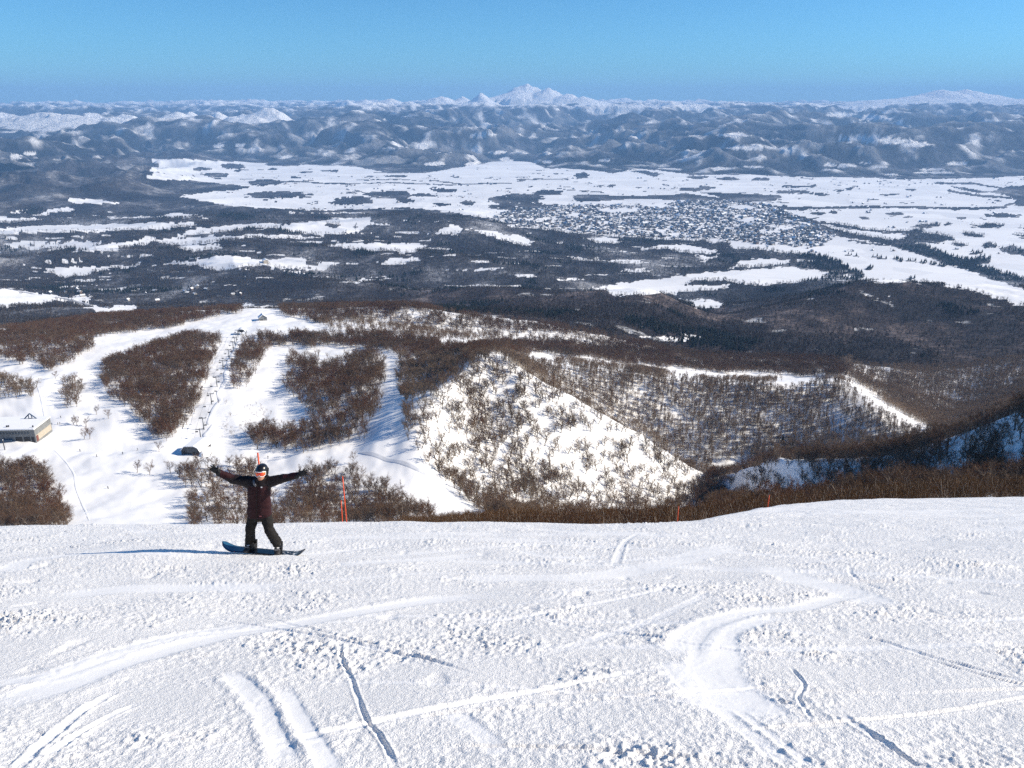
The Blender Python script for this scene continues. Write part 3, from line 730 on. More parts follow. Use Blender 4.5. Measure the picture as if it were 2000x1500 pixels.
def twig_mat(name, cols, val=1.0):
    m, nt, b = newmat(name)
    oi = N(nt, 'ShaderNodeObjectInfo')
    st = [(i / max(1, len(cols) - 1), tuple(x * val for x in c)) for i, c in enumerate(cols)]
    ln_ = noise_node(nt, .018, 3, .6, oi.outputs['Location']); rm = N(nt, 'ShaderNodeMath', operation='MULTIPLY_ADD')
    nt.links.new(ln_.outputs['Fac'], rm.inputs[0]); rm.inputs[1].default_value = 1.5
    ad = N(nt, 'ShaderNodeMath', operation='MULTIPLY_ADD'); nt.links.new(oi.outputs['Random'], ad.inputs[0]); ad.inputs[1].default_value = .55; ad.inputs[2].default_value = -.52
    nt.links.new(ad.outputs[0], rm.inputs[2])
    r = ramp(nt, rm.outputs[0], st)
    g = N(nt, 'ShaderNodeTexCoord'); n = noise_node(nt, .6, 3, .6, g.outputs['Object'])
    mr = N(nt, 'ShaderNodeMapRange'); nt.links.new(n.outputs['Fac'], mr.inputs['Value'])
    mr.inputs['From Min'].default_value = .3; mr.inputs['From Max'].default_value = .7; mr.inputs['To Min'].default_value = .7; mr.inputs['To Max'].default_value = 1.25
    c = N(nt, 'ShaderNodeVectorMath', operation='SCALE'); nt.links.new(r.outputs['Color'], c.inputs[0]); nt.links.new(mr.outputs['Result'], c.inputs['Scale'])
    nt.links.new(c.outputs[0], b.inputs['Base Color'])
    b.inputs['Roughness'].default_value = .8; b.inputs['Specular IOR Level'].default_value = .15
    return m
M_BARK = simple_mat('birch_bark', (.27, .225, .185), .8, .45, 1.6, spec=.2)
M_BARK_DARK = simple_mat('dark_birch_bark', (.15, .12, .09), .8, .45, 1.6, spec=.2)
M_BARK_PALE = simple_mat('pale_birch_bark', (.42, .37, .31), .75, .3, 1.2, spec=.2)
M_TWIG = twig_mat('bare_twigs', [(.075, .027, .012), (.115, .046, .020), (.088, .046, .025), (.14, .078, .040), (.085, .058, .042), (.12, .088, .064)])
M_TWIG_TAN = twig_mat('tan_twigs', [(.21, .14, .09), (.26, .18, .12), (.19, .135, .095), (.29, .21, .145)])
M_TWIG_OPEN = twig_mat('open_twigs', [(.16, .10, .058), (.20, .13, .078), (.17, .12, .08), (.23, .165, .105)])
M_SHRUB = twig_mat('shrub_twigs', [(.075, .032, .013), (.10, .046, .018), (.12, .062, .023), (.07, .038, .02)])
M_FARW = twig_mat('far_twigs', [(.032, .024, .022), (.045, .034, .030), (.040, .038, .039), (.052, .043, .038)])
M_FARB = twig_mat('far_brown_twigs', [(.032, .019, .014), (.044, .027, .020), (.038, .028, .024), (.055, .040, .032)])
M_CONI = twig_mat('dark_needles', [(.012, .020, .018), (.018, .028, .022), (.022, .034, .030)])

PROTO = {}
def reg(kind, data, mt, mc):
    """keep trunk and crown meshes for single trees and one joined mesh for masses of trees"""
    (tv, tf), (cv, cf) = data
    t = mesh_from(kind + '_trunk', tv, tf); c = mesh_from(kind + '_crown', cv, cf, False)
    t.materials.append(mt); c.materials.append(mc)
    j = bpy.data.meshes.new(kind + '_whole'); n = len(tv)
    j.from_pydata([tuple(v) for v in tv] + [tuple(v) for v in cv], [], list(tf) + [tuple(i + n for i in f) for f in cf])
    j.materials.append(mt); j.materials.append(mc)
    j.polygons.foreach_set('material_index', [0] * len(tf) + [1] * len(cf)); j.update()
    o = bpy.data.objects.new(kind + '_source', j)
    PROTO.setdefault(kind.split('.')[0], []).append((t, c, o))
for k in range(4): reg('spreading.%d' % k, gen_tree(100 + k, h=9.0 + k * .5, spread=3.8, fork=.2, nlimb=8, ntwig=800, twig_w=.075, r0=.24), M_BARK, M_TWIG)
for k in range(4): reg('open.%d' % k, gen_tree(200 + k, h=8.5 + k * .6, spread=3.3, fork=.16, nlimb=8, ntwig=430, twig_l=.9, twig_w=.08, lean=.38, r0=.32), M_BARK_DARK, M_TWIG_OPEN)
for k in range(3): reg('straight.%d' % k, gen_tree(300 + k, h=12.5, spread=2.1, fork=.42, nlimb=9, ntwig=420, twig_l=.9, twig_w=.075, up=1.3, r0=.22, lean=.06), M_BARK_PALE, M_TWIG_TAN)
for k in range(2): reg('sapling.%d' % k, gen_tree(400 + k, h=3.4, spread=1.2, fork=.1, nlimb=6, ntwig=120, twig_l=.5, twig_w=.04, r0=.05), M_BARK, M_TWIG)
for k in range(4): reg('shrub.%d' % k, gen_shrub(500 + k), M_BARK_PALE, M_SHRUB)
for k in range(4): reg('far.%d' % k, gen_far(600 + k), M_BARK, M_FARW)
for k in range(3): reg('farbrown.%d' % k, gen_far(650 + k, h=10.0), M_BARK, M_FARB)
for k in range(2): reg('conifer.%d' % k, gen_conifer(700 + k), M_BARK, M_CONI)

# ------------------------------------------------------------------ where the trees stand, on the surveyed ground
MIDWOODS = [  # (outline, density, kind, name used in labels)
 ([(-400,640),(0,660),(90,655),(200,645),(190,664),(172,692),(160,708),(130,728),(90,728),(0,714),(-400,714)], .62, 'spreading', 'in the open wood on the far left slope'),
 ([(-400,640),(0,650),(200,620),(420,609),(470,603),(470,612),(330,640),(220,655),(90,666),(0,668),(-400,670)], 1.0, 'spreading', 'in the brown wood along the far ridge'),
 ([(-400,735),(0,738),(70,757),(60,777),(0,777),(-400,777)], .6, 'open', 'beside the upper left piste'),
 ([(-400,800),(0,802),(58,804),(56,822),(0,832),(-400,832)], .7, 'spreading', 'behind the flat roofed lodge'),
 ([(125,745),(150,735),(160,760),(152,797),(132,797),(115,772)], .5, 'open', 'in the clump between the two pistes'),
 ([(202,715),(240,685),(287,675),(357,655),(430,660),(436,670),(412,700),(410,738),(400,760),(390,788),(370,822),(362,850),(325,862),(297,856),(287,832),(250,795),(225,778),(207,757)], 1.15, 'spreading', 'in the dense brown wood left of the chairlift'),
 ([(472,675),(512,655),(547,660),(550,670),(515,690),(506,712),(500,742),(485,762),(455,760),(448,745),(462,702)], .9, 'spreading', 'in the wood right of the chairlift'),
 ([(548,668),(575,655),(700,655),(800,660),(860,672),(960,700),(1010,712),(960,706),(880,700),(800,692),(725,688),(662,678),(550,676)], 1.1, 'spreading', 'in the brown belt across the snowfield'),
 ([(565,692),(600,698),(620,722),(652,722),(657,705),(725,692),(752,710),(746,745),(736,765),(746,785),(736,810),(722,835),(716,855),(685,860),(652,877),(550,884),(495,874),(488,845),(540,838),(612,832),(602,812),(577,787),(557,760),(562,735)], .95, 'spreading', 'in the wood above the person'),
 ([(570,690),(660,690),(650,716),(620,716)], .10, 'open', 'on the snowfield'),
 ([(432,792),(480,782),(530,802),(560,812),(540,832),(490,852),(436,855)], .55, 'sapling', 'on the snowfield'),
 ([(345,925),(400,912),(500,912),(512,940),(520,965),(420,965),(350,950)], 1.0, 'spreading', 'behind the outstretched arm on the left'),
 ([(360,965),(520,960),(540,1000),(560,1060),(380,1060),(370,1000)], .42, 'spreading', 'behind the outstretched arm on the left'),
 ([(560,965),(600,925),(640,918),(700,912),(740,950),(770,968),(800,990),(840,1015),(900,1060),(520,1060),(540,1000)], .85, 'spreading', 'behind the orange poles'),
 ([(-400,925),(0,915),(60,908),(100,940),(128,975),(145,1030),(150,1070),(-400,1070)], 1.25, 'spreading', 'in the dense brown thicket at the left edge'),
 ([(640,622),(660,615),(860,612),(1000,630),(1200,640),(1360,650),(1390,664),(1100,655),(900,645),(760,636)], .75, 'spreading', 'on the ridge behind the white spur'),
 ([(545,602),(610,600),(720,590),(820,598),(870,612),(860,622),(700,618),(640,632),(600,622),(560,620)], .9, 'spreading', 'on the ridge behind the white spur'),
 ([(620,630),(700,622),(860,640),(1000,655),(1380,665),(1350,672),(1000,668),(860,664),(700,650),(640,645)], .26, 'open', 'on the ridge behind the white spur'),
 ([(880,690),(960,672),(1100,668),(1250,670),(1400,672),(1660,680),(1660,735),(1560,735),(1480,728),(1400,728),(1250,714),(1100,695),(1000,690)], .95, 'spreading', 'on the shelf above the brown slope'),
 ([(1080,700),(1160,700),(1180,718),(1300,728),(1310,745),(1200,740),(1090,722)], .12, 'open', 'on the shelf above the brown slope'),
 ([(778,690),(800,705),(850,694),(955,692),(960,700),(938,740),(906,800),(912,850),(945,905),(1000,965),(1030,1015),(965,1020),(905,968),(850,925),(826,892),(786,850),(790,800),(780,750)], 1.0, 'open', 'on the left flank of the white spur'),
 ([(962,706),(1050,742),(1150,792),(1260,862),(1330,900),(1390,935),(1330,990),(1030,1010),(945,905),(912,850),(906,800),(938,740)], .75, 'open', 'on the bright white spur'),
 ([(968,698),(1050,712),(1250,730),(1350,748),(1500,752),(1640,744),(1700,775),(1800,845),(1780,880),(1650,890),(1500,895),(1420,930),(1390,930),(1330,895),(1250,848),(1150,785),(1050,738)], 3.6, 'straight', 'on the brown slope behind the white spur'),
 ([(1490,756),(1600,738),(1645,734),(1715,785),(1812,848),(1795,848),(1700,792),(1640,748),(1600,752),(1520,766)], 0.0, 'straight', ''),
 ([(1655,735),(1640,690),(1700,690),(2400,690),(2400,800),(2000,800),(1900,836),(1822,848),(1740,792)], 2.0, 'straight', 'on the far right slope'),
 ([(1660,690),(1760,690),(1740,740),(1660,735)], .4, 'open', 'on the far right slope'),
 ([(1390,920),(1480,905),(1500,960),(1380,985),(1330,990)], 2.0, 'spreading', 'in the hollow below the spur'),
 ([(1480,905),(1560,882),(1650,892),(1720,888),(1800,868),(2000,804),(2400,700),(2400,1000),(2000,980),(1700,985),(1500,1000),(1380,1010),(1400,985),(1500,968)], 7.0, 'spreading', 'on the shaded slope on the right'),
 ([(1390,925),(1450,912),(1480,925),(1440,965),(1380,975)], 2.0, 'spreading', 'in the hollow below the spur'),
 ([(1395,905),(1450,895),(1460,912),(1400,925)], .03, 'straight', ''),
]
PISTE_CLEAR = [([(60,720),(110,760),(150,1030)],16),([(175,720),(185,790),(215,870),(260,960)],20),([(0,710),(90,740),(140,720),(230,690),(330,655),(440,625),(520,620)],10),
 ([(370,870),(400,800),(440,690),(470,640)],15),([(455,800),(520,720),(560,690)],10),([(700,885),(770,900),(850,945),(905,985)],9),([(745,860),(760,770),(770,710)],8)]
LIFT_KEEP = [((342,845),(400,905)),((-10,800),(92,880)),((448,625),(485,655)),((497,600),(530,630))]

def scatter(n, ymin, ymax, wfun=None, seed=3):
    r = np.random.default_rng(seed)
    X, Y, Z = LAND['X'], LAND['Y'], LAND['Z']
    rows = np.where((Y.min(1) < ymax) & (Y.max(1) > ymin))[0]; r0, r1 = rows[0], min(rows[-1] + 1, Y.shape[0] - 1)
    x, y, z = X[r0:r1+1], Y[r0:r1+1], Z[r0:r1+1]
    ar = np.abs((x[:-1, 1:] - x[:-1, :-1]) * (y[1:, :-1] - y[:-1, :-1]))
    ok = (y[:-1, :-1] >= ymin) & (y[:-1, :-1] <= ymax)
    w = ar * ok
    if wfun is not None: w = w * wfun(r0, r1)
    tot = w.sum(); p = np.cumsum(w.ravel()); p /= p[-1]
    idx = np.searchsorted(p, r.random(n)); i, j = np.unravel_index(np.minimum(idx, w.size - 1), w.shape)
    u, v = r.random(n), r.random(n)
    def bl(a): return (a[i, j]*(1-u)+a[i, j+1]*u)*(1-v) + (a[i+1, j]*(1-u)+a[i+1, j+1]*u)*v
    return bl(x), bl(y), bl(z), tot
# a line of sight is clear when nothing nearer stands higher in the same direction
def build_visible():
    px, py = LAND['px'], LAND['py']
    run = np.minimum.accumulate(np.where(LAND['Y'] > 60, py, 1e9), 0)
    LAND['vis'] = py <= run + 6
build_visible()
def lip_row(px):
    return np.interp(px, [-400, 0, 250, 500, 750, 1000, 1250, 1340, 1440, 1550, 1750, 2000, 2400], [1027, 1026, 1025, 1022, 1020, 1020, 1021, 1019, 1004, 988, 979, 976.5, 970])
def land_at(px, py, ymin=60, ymax=20000):
    """ground point seen at a pixel of the survey"""
    d = np.hypot(LAND['px'] - px, (LAND['py'] - py))
    m = LAND['vis'] & (LAND['Y'] >= ymin) & (LAND['Y'] <= ymax)
    d = np.where(m, d, 1e9); k = np.argmin(d); i, j = np.unravel_index(k, d.shape)
    return Vector((LAND['X'][i, j], LAND['Y'][i, j], LAND['Z'][i, j]))
def ground_z(x, y):
    """height of the hillside under a plan position"""
    s = x / y; j = int(np.clip(np.searchsorted(LAND['s'], s), 1, len(LAND['s']) - 1))
    f = (s - LAND['s'][j-1]) / (LAND['s'][j] - LAND['s'][j-1])
    za = np.interp(y, LAND['Y'][:, j-1], LAND['Z'][:, j-1]); zb = np.interp(y, LAND['Y'][:, j], LAND['Z'][:, j])
    return float(za * (1 - f) + zb * f)

def thin(x, y, cell, keep):
    """drop trees that stand too close together"""
    key = np.floor(x / cell).astype(np.int64) * 100003 + np.floor(y / cell).astype(np.int64)
    _, first = np.unique(key, return_index=True)
    m = np.zeros(len(x), bool); m[first] = True
    return m & keep

def stuff_forest(name, label, kinds, x, y, z, rot, scl, kid):
    me = bpy.data.meshes.new(name); me.vertices.add(len(x))
    me.vertices.foreach_set('co', np.stack([x, y, z], -1).astype(np.float32).ravel())
    fattr(me, 'turn', rot); fattr(me, 'size', scl)
    a = me.attributes.new('which', 'INT', 'POINT'); a.data.foreach_set('value', kid.astype(np.int32))
    o = bpy.data.objects.new(name, me); link(o)
    ng = bpy.data.node_groups.new(name + '_nodes', 'GeometryNodeTree')
    ng.interface.new_socket('Geometry', in_out='INPUT', socket_type='NodeSocketGeometry')
    ng.interface.new_socket('Geometry', in_out='OUTPUT', socket_type='NodeSocketGeometry')
    gi = ng.nodes.new('NodeGroupInput'); go = ng.nodes.new('NodeGroupOutput')
    iop = ng.nodes.new('GeometryNodeInstanceOnPoints'); jn = ng.nodes.new('GeometryNodeJoinGeometry')
    for src in reversed(kinds):
        oi = ng.nodes.new('GeometryNodeObjectInfo'); oi.inputs['Object'].default_value = src; oi.inputs['As Instance'].default_value = True
        ng.links.new(oi.outputs['Geometry'], jn.inputs[0])
    def na(nm, typ):
        n = ng.nodes.new('GeometryNodeInputNamedAttribute'); n.data_type = typ; n.inputs[0].default_value = nm; return n.outputs[0]
    ng.links.new(gi.outputs[0], iop.inputs['Points']); ng.links.new(jn.outputs[0], iop.inputs['Instance'])
    iop.inputs['Pick Instance'].default_value = True
    ng.links.new(na('which', 'INT'), iop.inputs['Instance Index'])
    cx = ng.nodes.new('ShaderNodeCombineXYZ'); ng.links.new(na('turn', 'FLOAT'), cx.inputs[2])
    ng.links.new(cx.outputs[0], iop.inputs['Rotation'])
    ng.links.new(na('size', 'FLOAT'), iop.inputs['Scale'])
    ng.links.new(iop.outputs[0], go.inputs[0])
    md = o.modifiers.new('trees', 'NODES'); md.node_group = ng
    tag(o, label, 'forest', None, 'stuff')
    return o

def single_tree(name, kind, v, loc, rz, sc, label, cat, group):
    t, c, _ = PROTO[kind][v]
    r = empty(name, loc, rz, label, cat, group); r.scale = (sc, sc, sc)
    for nm, me in (('trunk', t), ('crown', c)):
        o = bpy.data.objects.new(nm, me); link(o); o.parent = r
    return r

def plant_mid():
    win = lambda r0, r1: 1.0 * ((LAND['px'][r0:r1, :-1] > -180) & (LAND['px'][r0:r1, :-1] < 2180))
    xa, ya, za, ta = scatter(60000, 60, 560, win, seed=5); xb, yb, zb, tb = scatter(150000, 560, 1300, win, seed=6)
    x = np.concatenate([xa, xb]); y = np.concatenate([ya, yb]); z = np.concatenate([za, zb])
    share = np.concatenate([np.full(len(xa), ta / len(xa)), np.full(len(xb), tb / len(xb))])
    px, py = proj(x, y, z)
    dens = np.zeros(len(x)); wid = np.full(len(x), -1)
    wx = px + 15 * fbm(x / 34, y / 34, 3, 501, .6) + RNG.normal(0, 3.0, len(x)); wy = py + 9 * fbm(x / 30 + 3, y / 30, 3, 503, .6) + RNG.normal(0, 1.6, len(x))
    for k, (poly, dn, kind, nm) in enumerate(MIDWOODS):
        m = inpoly(wx, wy, poly); dens[m] = dn; wid[m] = k
    for pts, w in PISTE_CLEAR:
        d, _ = polyline_dist(px, py, pts); dens[d < w] = 0
    for (a, b), (c, d) in LIFT_KEEP:
        dens[(px > a) & (px < c) & (py > b) & (py < d)] = 0
    # patchiness
    dens = dens * np.clip(.95 + 1.5 * fbm(x / 42, y / 42, 3, 507), .12, 1.6)
    dens = np.where((wid >= 0) & np.array([MIDWOODS[w][3].startswith('on the shaded') for w in wid]), 4.0, dens)
    ws = (wid >= 0) & np.array([MIDWOODS[w][3] == 'on the bright white spur' for w in wid])
    dens = np.where(ws, dens * (.75 + .9 * sstep(1130, 880, px - (py - 800) * .35)), dens)
    # open woods outside the frame
    out = (px < -30) | (px > 2040); dens[out & (wid < 0)] = .5; wid[out & (wid < 0)] = 0
    near = (y < 335) & ((px < 1400) | (y < 200))
    dens[near] = 0
    per = 17.0                                   # square metres for one tree in a closed wood
    p = np.clip(dens * share / per, 0, 1)
    keep = RNG.random(len(x)) < p
    x, y, z, px, py, wid = [a[keep] for a in (x, y, z, px, py, wid)]
    m = thin(x, y, 1.3, np.ones(len(x), bool)); x, y, z, px, py, wid = [a[m] for a in (x, y, z, px, py, wid)]
    kinds = ['spreading', 'open', 'straight', 'sapling']
    kk = np.array([kinds.index(MIDWOODS[w][2]) for w in wid])
    # far woods of the right: mixed
    r = RNG.random(len(x)); kk = np.where((kk == 0) & (r < .22), 1, kk); kk = np.where((kk == 1) & (r > .85), 0, kk)
    nv = np.array([len(PROTO[k]) for k in kinds])
    var = (RNG.random(len(x)) * nv[kk]).astype(int)
    scl = RNG.uniform(.72, 1.18, len(x)); rot = RNG.uniform(0, 6.28, len(x))
    return kinds, x, y, z, px, py, wid, kk, var, scl, rot
def plant_all():
    kinds, x, y, z, px, py, wid, kk, var, scl, rot = plant_mid()
    # solitary trees on the pistes
    solo = [(310,882,.9),(268,924,1.0),(292,927,1.05),(332,925,1.0),(212,822,.9),(188,808,.85),(165,858,1.0),(176,859,1.05),(150,838,.9),(168,838,.8),(144,832,.8),(119,776,.9),(128,770,.8),(140,795,.9),(150,797,1.0),(108,742,.9),(57,770,.95),(62,765,.8),(480,755,1.0),(690,905,.9)]
    sx, sy, sz = [], [], []
    for a, b, s in solo:
        p = land_at(a, b, 300, 1200); sx.append(p.x); sy.append(p.y); sz.append(p.z)
    x = np.concatenate([x, sx]); y = np.concatenate([y, sy]); z = np.concatenate([z, sz])
    px = np.concatenate([px, [a[0] for a in solo]]); py = np.concatenate([py, [a[1] for a in solo]])
    wid = np.concatenate([wid, np.full(len(solo), -1)]); kk = np.concatenate([kk, np.zeros(len(solo), int)])
    var = np.concatenate([var, np.arange(len(solo)) % 4]); scl = np.concatenate([scl, [a[2] for a in solo]]); rot = np.concatenate([rot, np.arange(len(solo)) * 1.7])
    # the three hundred that show largest stand as single trees
    hgt = np.array([9.7, 9.5, 13, 3.6])[kk] * scl
    topx, topy = proj(x, y, z + hgt * .7)
    seen = (px > 4) & (px < 1996) & (topy < lip_row(px) - 6)
    # not behind the crest of the spur
    size = np.where(seen, hgt / y, 0); size[-len(solo):] += 1
    order = np.argsort(-size)[:295]
    one = np.zeros(len(x), bool); one[order] = True
    print('mid trees', len(x), 'nearest limit', y[order].max())
    words = {'spreading': 'bare birch', 'open': 'thin bare birch', 'straight': 'straight pale birch', 'sapling': 'bare sapling'}
    for i in order:
        k = kinds[kk[i]]
        if wid[i] < 0: lab = None
        else: lab = words[k] + ' with brown twigs ' + MIDWOODS[wid[i]][3]
        grp = 'bare trees ' + MIDWOODS[wid[i]][3] if wid[i] >= 0 else 'solitary trees on the pistes'
        if lab is None:
            n = i - (len(x) - len(solo))
            lab = SOLO_LABELS[n]
        single_tree('birch_tree', k, int(var[i]), (x[i], y[i], z[i]), rot[i], scl[i], lab, 'tree', grp)
    for a_, b_, s_, lab in ((1528,868,.95,'left dark conifer at the foot of the brown slope'),(1546,871,.7,'right dark conifer at the foot of the brown slope'),(1702,866,.7,'lone dark conifer low on the brown slope')):
        q = land_at(a_, b_, 560, 900); single_tree('conifer', 'conifer', 0, q, a_ * .1, s_, lab, 'tree', 'conifers on the brown slope')
    base = {}; srcs = []
    for k in kinds:
        base[k] = len(srcs); srcs += [p[2] for p in PROTO[k]]
    kid = np.array([base[k] for k in kinds])[kk] + var
    m = ~one
    stuff_forest('bare_woods', 'bare brown birch woods covering the middle slopes', srcs, x[m], y[m], z[m], rot[m], scl[m], kid[m])
    # ---------------- shrubs just over the edge of the piste
    bx, by, bz, tot = scatter(26000, 62, 345, seed=9)
    bpx, bpy = proj(bx, by, bz)
    nz = fbm(bx / 14, by / 14, 3, 521)
    right = sstep(690, 820, bpx)
    dn = np.where(by < 240, right * np.clip(.95 + .7 * nz, .1, 1.2), right * .7)
    per = 5.5 * np.clip(by / 95, .8, 3)
    keep = RNG.random(len(bx)) < np.clip(dn * (tot / len(bx)) / per, 0, 1)
    bx, by, bz, bpx, bpy = [a[keep] for a in (bx, by, bz, bpx, bpy)]
    m = thin(bx, by, 1.3, np.ones(len(bx), bool)); bx, by, bz, bpx, bpy = [a[m] for a in (bx, by, bz, bpx, bpy)]
    bs = RNG.uniform(.55, 1.2, len(bx)) * np.clip(.95 + .35 * fbm(bx / 9, by / 9, 2, 523), .6, 1.4); br = RNG.uniform(0, 6.28, len(bx)); bv = (RNG.random(len(bx)) * 4).astype(int)
    tpx, tpy = proj(bx, by, bz + 3.2 * bs)
    seen = (bpx > 4) & (bpx < 1996) & (tpy < lip_row(bpx) - 12)
    size = np.where(seen, bs / by, 0); order = np.argsort(-size)[:295]
    one = np.zeros(len(bx), bool); one[order] = True
    print('shrubs', len(bx), 'limit', by[order].max())
    for i in order:
        where = 'behind the right end of the piste edge' if bpx[i] > 1650 else ('behind the rising part of the piste edge' if bpx[i] > 1340 else ('below the white spur behind the piste edge' if bpx[i] > 950 else 'right of the orange poles behind the piste edge'))
        single_tree('shrub', 'shrub', int(bv[i]), (bx[i], by[i], bz[i]), br[i], bs[i], 'dark brown bare shrub ' + where, 'shrub', 'shrubs ' + where)
    m = ~one
    stuff_forest('shrub_thicket', 'dark brown thicket of bare shrubs below the edge of the piste', [p[2] for p in PROTO['shrub']], bx[m], by[m], bz[m], br[m], bs[m], bv[m])
    # ---------------- woods of the valley
    def w(r0, r1): return np.clip(LAND['forest'][r0:r1, :-1], 0, 1) ** 1.5 * np.clip(1.35 - 1.25 * LAND['tone'][r0:r1, :-1], .12, 1)
    n = 120000
    fx, fy, fz, tot = scatter(n, 1250, 5600, lambda r0, r1: w(r0, r1) / np.clip(LAND['Y'][r0:r1, :-1] / 1300, 1, 4.3), seed=13)
    fpx, fpy = proj(fx, fy, fz)
    keep = (fpx > -250) & (fpx < 2250)
    keep &= RNG.random(n) < 1.0
    fx, fy, fz, fpx, fpy = [a[keep] for a in (fx, fy, fz, fpx, fpy)]
    cn = fbm(fx / 260, fy / 330, 3, 531)
    coni = (cn > .27) | ((fpx > 1560) & (fpy > 480) & (fpy < 550) & (fy > 2800))
    coni &= RNG.random(len(fx)) < .8
    fs = RNG.uniform(.75, 1.2, len(fx)) * np.clip(fy / 2600, .9, 1.45); fr = RNG.uniform(0, 6.28, len(fx))
    brown = (fy < 2750) & (fpx > 500) & (RNG.random(len(fx)) < .85)
    fk = np.where(coni, 4 + (RNG.random(len(fx)) * 2).astype(int), np.where(brown, 6 + (RNG.random(len(fx)) * 3).astype(int), (RNG.random(len(fx)) * 4).astype(int)))
    print('valley trees', len(fx), 'area per', tot / n)
    stuff_forest('valley_woods', 'dark leafless and conifer woods on the hills and plain of the valley', [p[2] for p in PROTO['far']] + [p[2] for p in PROTO['conifer']] + [p[2] for p in PROTO['farbrown']], fx, fy, fz, fr, fs, fk)
SOLO_LABELS = ['lone birch left of the dark lift station', 'left birch of the pair below the lift station', 'right birch of the pair below the lift station', 'lone birch right in front of the lift station shadow',
 'lone bushy birch on the piste left of the big brown wood', 'smaller lone birch on the piste, up and left of another', 'front left birch of the cluster in the middle of the piste', 'front right birch of the cluster in the middle of the piste',
 'left rear birch of the cluster in the middle of the piste', 'small rear birch of the cluster in the middle of the piste', 'small birch at the left end of the piste cluster', 'lone birch left of the clump between the pistes', 'small birch at the left side of the clump between the pistes',
 'front left birch at the foot of the clump between the pistes', 'front right birch at the foot of the clump between the pistes', 'birch below the open wood at the bend of the upper left piste', 'birch at the right end of the row by the left piste', 'small birch behind the one at the right end of the left row', 'wide birch at the foot of the wood right of the lift', 'dark dense tree standing by the right hand piste']
plant_all()
# ================================================================== THINGS ON THE MOUNTAIN AND IN THE VALLEY
M_SNOW = simple_mat('roof_snow', (.86, .87, .88), .6, .04, .4, spec=.2)
M_DARKWALL = simple_mat('dark_cladding', (.055, .055, .06), .7, .3, .5)
M_GREYWALL = simple_mat('grey_cladding', (.19, .195, .19), .7, .2, .5)
M_CREAM = simple_mat('cream_wall', (.42, .37, .29), .7, .12, .6)
M_BLACK = simple_mat('black_opening', (.012, .012, .014), .5, .2, 1)
M_GLASS = simple_mat('dark_glazing', (.03, .05, .07), .15, .2, 2, spec=.6)
M_STEEL = simple_mat('grey_steel', (.14, .15, .16), .45, .2, 2, metallic=.6)
M_BLUE = simple_mat('blue_paint', (.03, .07, .13), .4, .15, 1)
M_BROWN = simple_mat('red_brown_door', (.16, .05, .035), .6, .2, 1)
M_ORANGE = simple_mat('orange_pole_paint', (.72, .075, .012), .4, .12, 9)
M_PACKED = simple_mat('packed_snow', (.60, .62, .66), .6, .12, .25, spec=.25)
M_ROAD = simple_mat('winter_road', (.34, .35, .38), .7, .25, .12)
M_BANK = simple_mat('ploughed_snow', (.87, .875, .88), .6, .04, .3, spec=.2)
M_DARKROOF = simple_mat('dark_metal_roof', (.09, .11, .14), .5, .3, .3)
M_HOUSEW = [simple_mat('house_wall_%s' % n, c, .7, .2, .3) for n, c in (('grey', (.10, .105, .12)), ('brown', (.14, .10, .08)), ('pale', (.36, .34, .31)), ('blue', (.08, .11, .15)))]

def bm_obj(name, bm, mat, parent=None, smooth=False):
    me = bpy.data.meshes.new(name); bm.normal_update(); bm.to_mesh(me); bm.free()
    if smooth: me.polygons.foreach_set('use_smooth', [True] * len(me.polygons))
    return mesh_obj(name, me, mat, parent)
def box(bm, c, s, rz=0, bevel=0):
    r = bmesh.ops.create_cube(bm, size=1.0)
    m = Matrix.Translation(c) @ Matrix.Rotation(rz, 4, 'Z') @ Matrix.Diagonal((*s, 1))
    bmesh.ops.transform(bm, matrix=m, verts=r['verts']); return r['verts']
def cyl(bm, a, b, r0, r1=None, n=10):
    a, b = Vector(a), Vector(b); r1 = r0 if r1 is None else r1
    d = b - a; r = bmesh.ops.create_cone(bm, cap_ends=True, segments=n, radius1=r0, radius2=r1, depth=d.length)
    q = d.to_track_quat('Z', 'Y').to_matrix().to_4x4()
    bmesh.ops.transform(bm, matrix=Matrix.Translation((a + b) / 2) @ q, verts=r['verts'])
def prism(bm, prof, y0, y1):
    """closed x-z outline pushed from y0 to y1"""
    A = [bm.verts.new((x, y0, z)) for x, z in prof]; B = [bm.verts.new((x, y1, z)) for x, z in prof]
    n = len(prof)
    bm.faces.new(A); bm.faces.new(list(reversed(B)))
    for i in range(n):
        j = (i + 1) % n; bm.faces.new((A[j], A[i], B[i], B[j]))
    bmesh.ops.recalc_face_normals(bm, faces=bm.faces)

# ------------------------------------------------------------------ orange marker poles at the edge of the piste
def marker_pole(px, top_py, y, base_drop, r, label, lean=0.0):
    x = float(px_s(px, top_py)) * y; ztop = -float(tand(top_py)) * y
    zg = float(near_base(np.array([x]), np.array([y]))[0])
    e = empty('marker_pole', (x, y, zg), 0, label, 'pole', 'orange marker poles along the piste edge')
    h = ztop - zg
    bm = bmesh.new(); cyl(bm, (-lean * .0, 0, -.35), (lean, 0, h), r, r * .92, 12)
    bm_obj('shaft', bm, M_ORANGE, e, True)
    bm = bmesh.new(); cyl(bm, (lean, 0, h + .002), (lean * 1.01, 0, h + .03), r * .95, r * .5, 12); bm_obj('cap', bm, M_ORANGE, e, True)
marker_pole(503.5, 886, 20.0, 0, .024, 'orange pole sticking up behind the black helmet')
marker_pole(670.5, 932, 21.0, 0, .017, 'taller orange pole of the pair right of the person', -.02)
marker_pole(665.3, 979, 20.8, 0, .014, 'shorter orange pole of the pair right of the person', .015)
marker_pole(1325, 990, 24.5, 0, .014, 'thin orange pole below the bright spur at the piste edge', .01)
marker_pole(1502, 968, 30.0, 0, .018, 'thin orange pole where the piste edge rises to the right', .01)

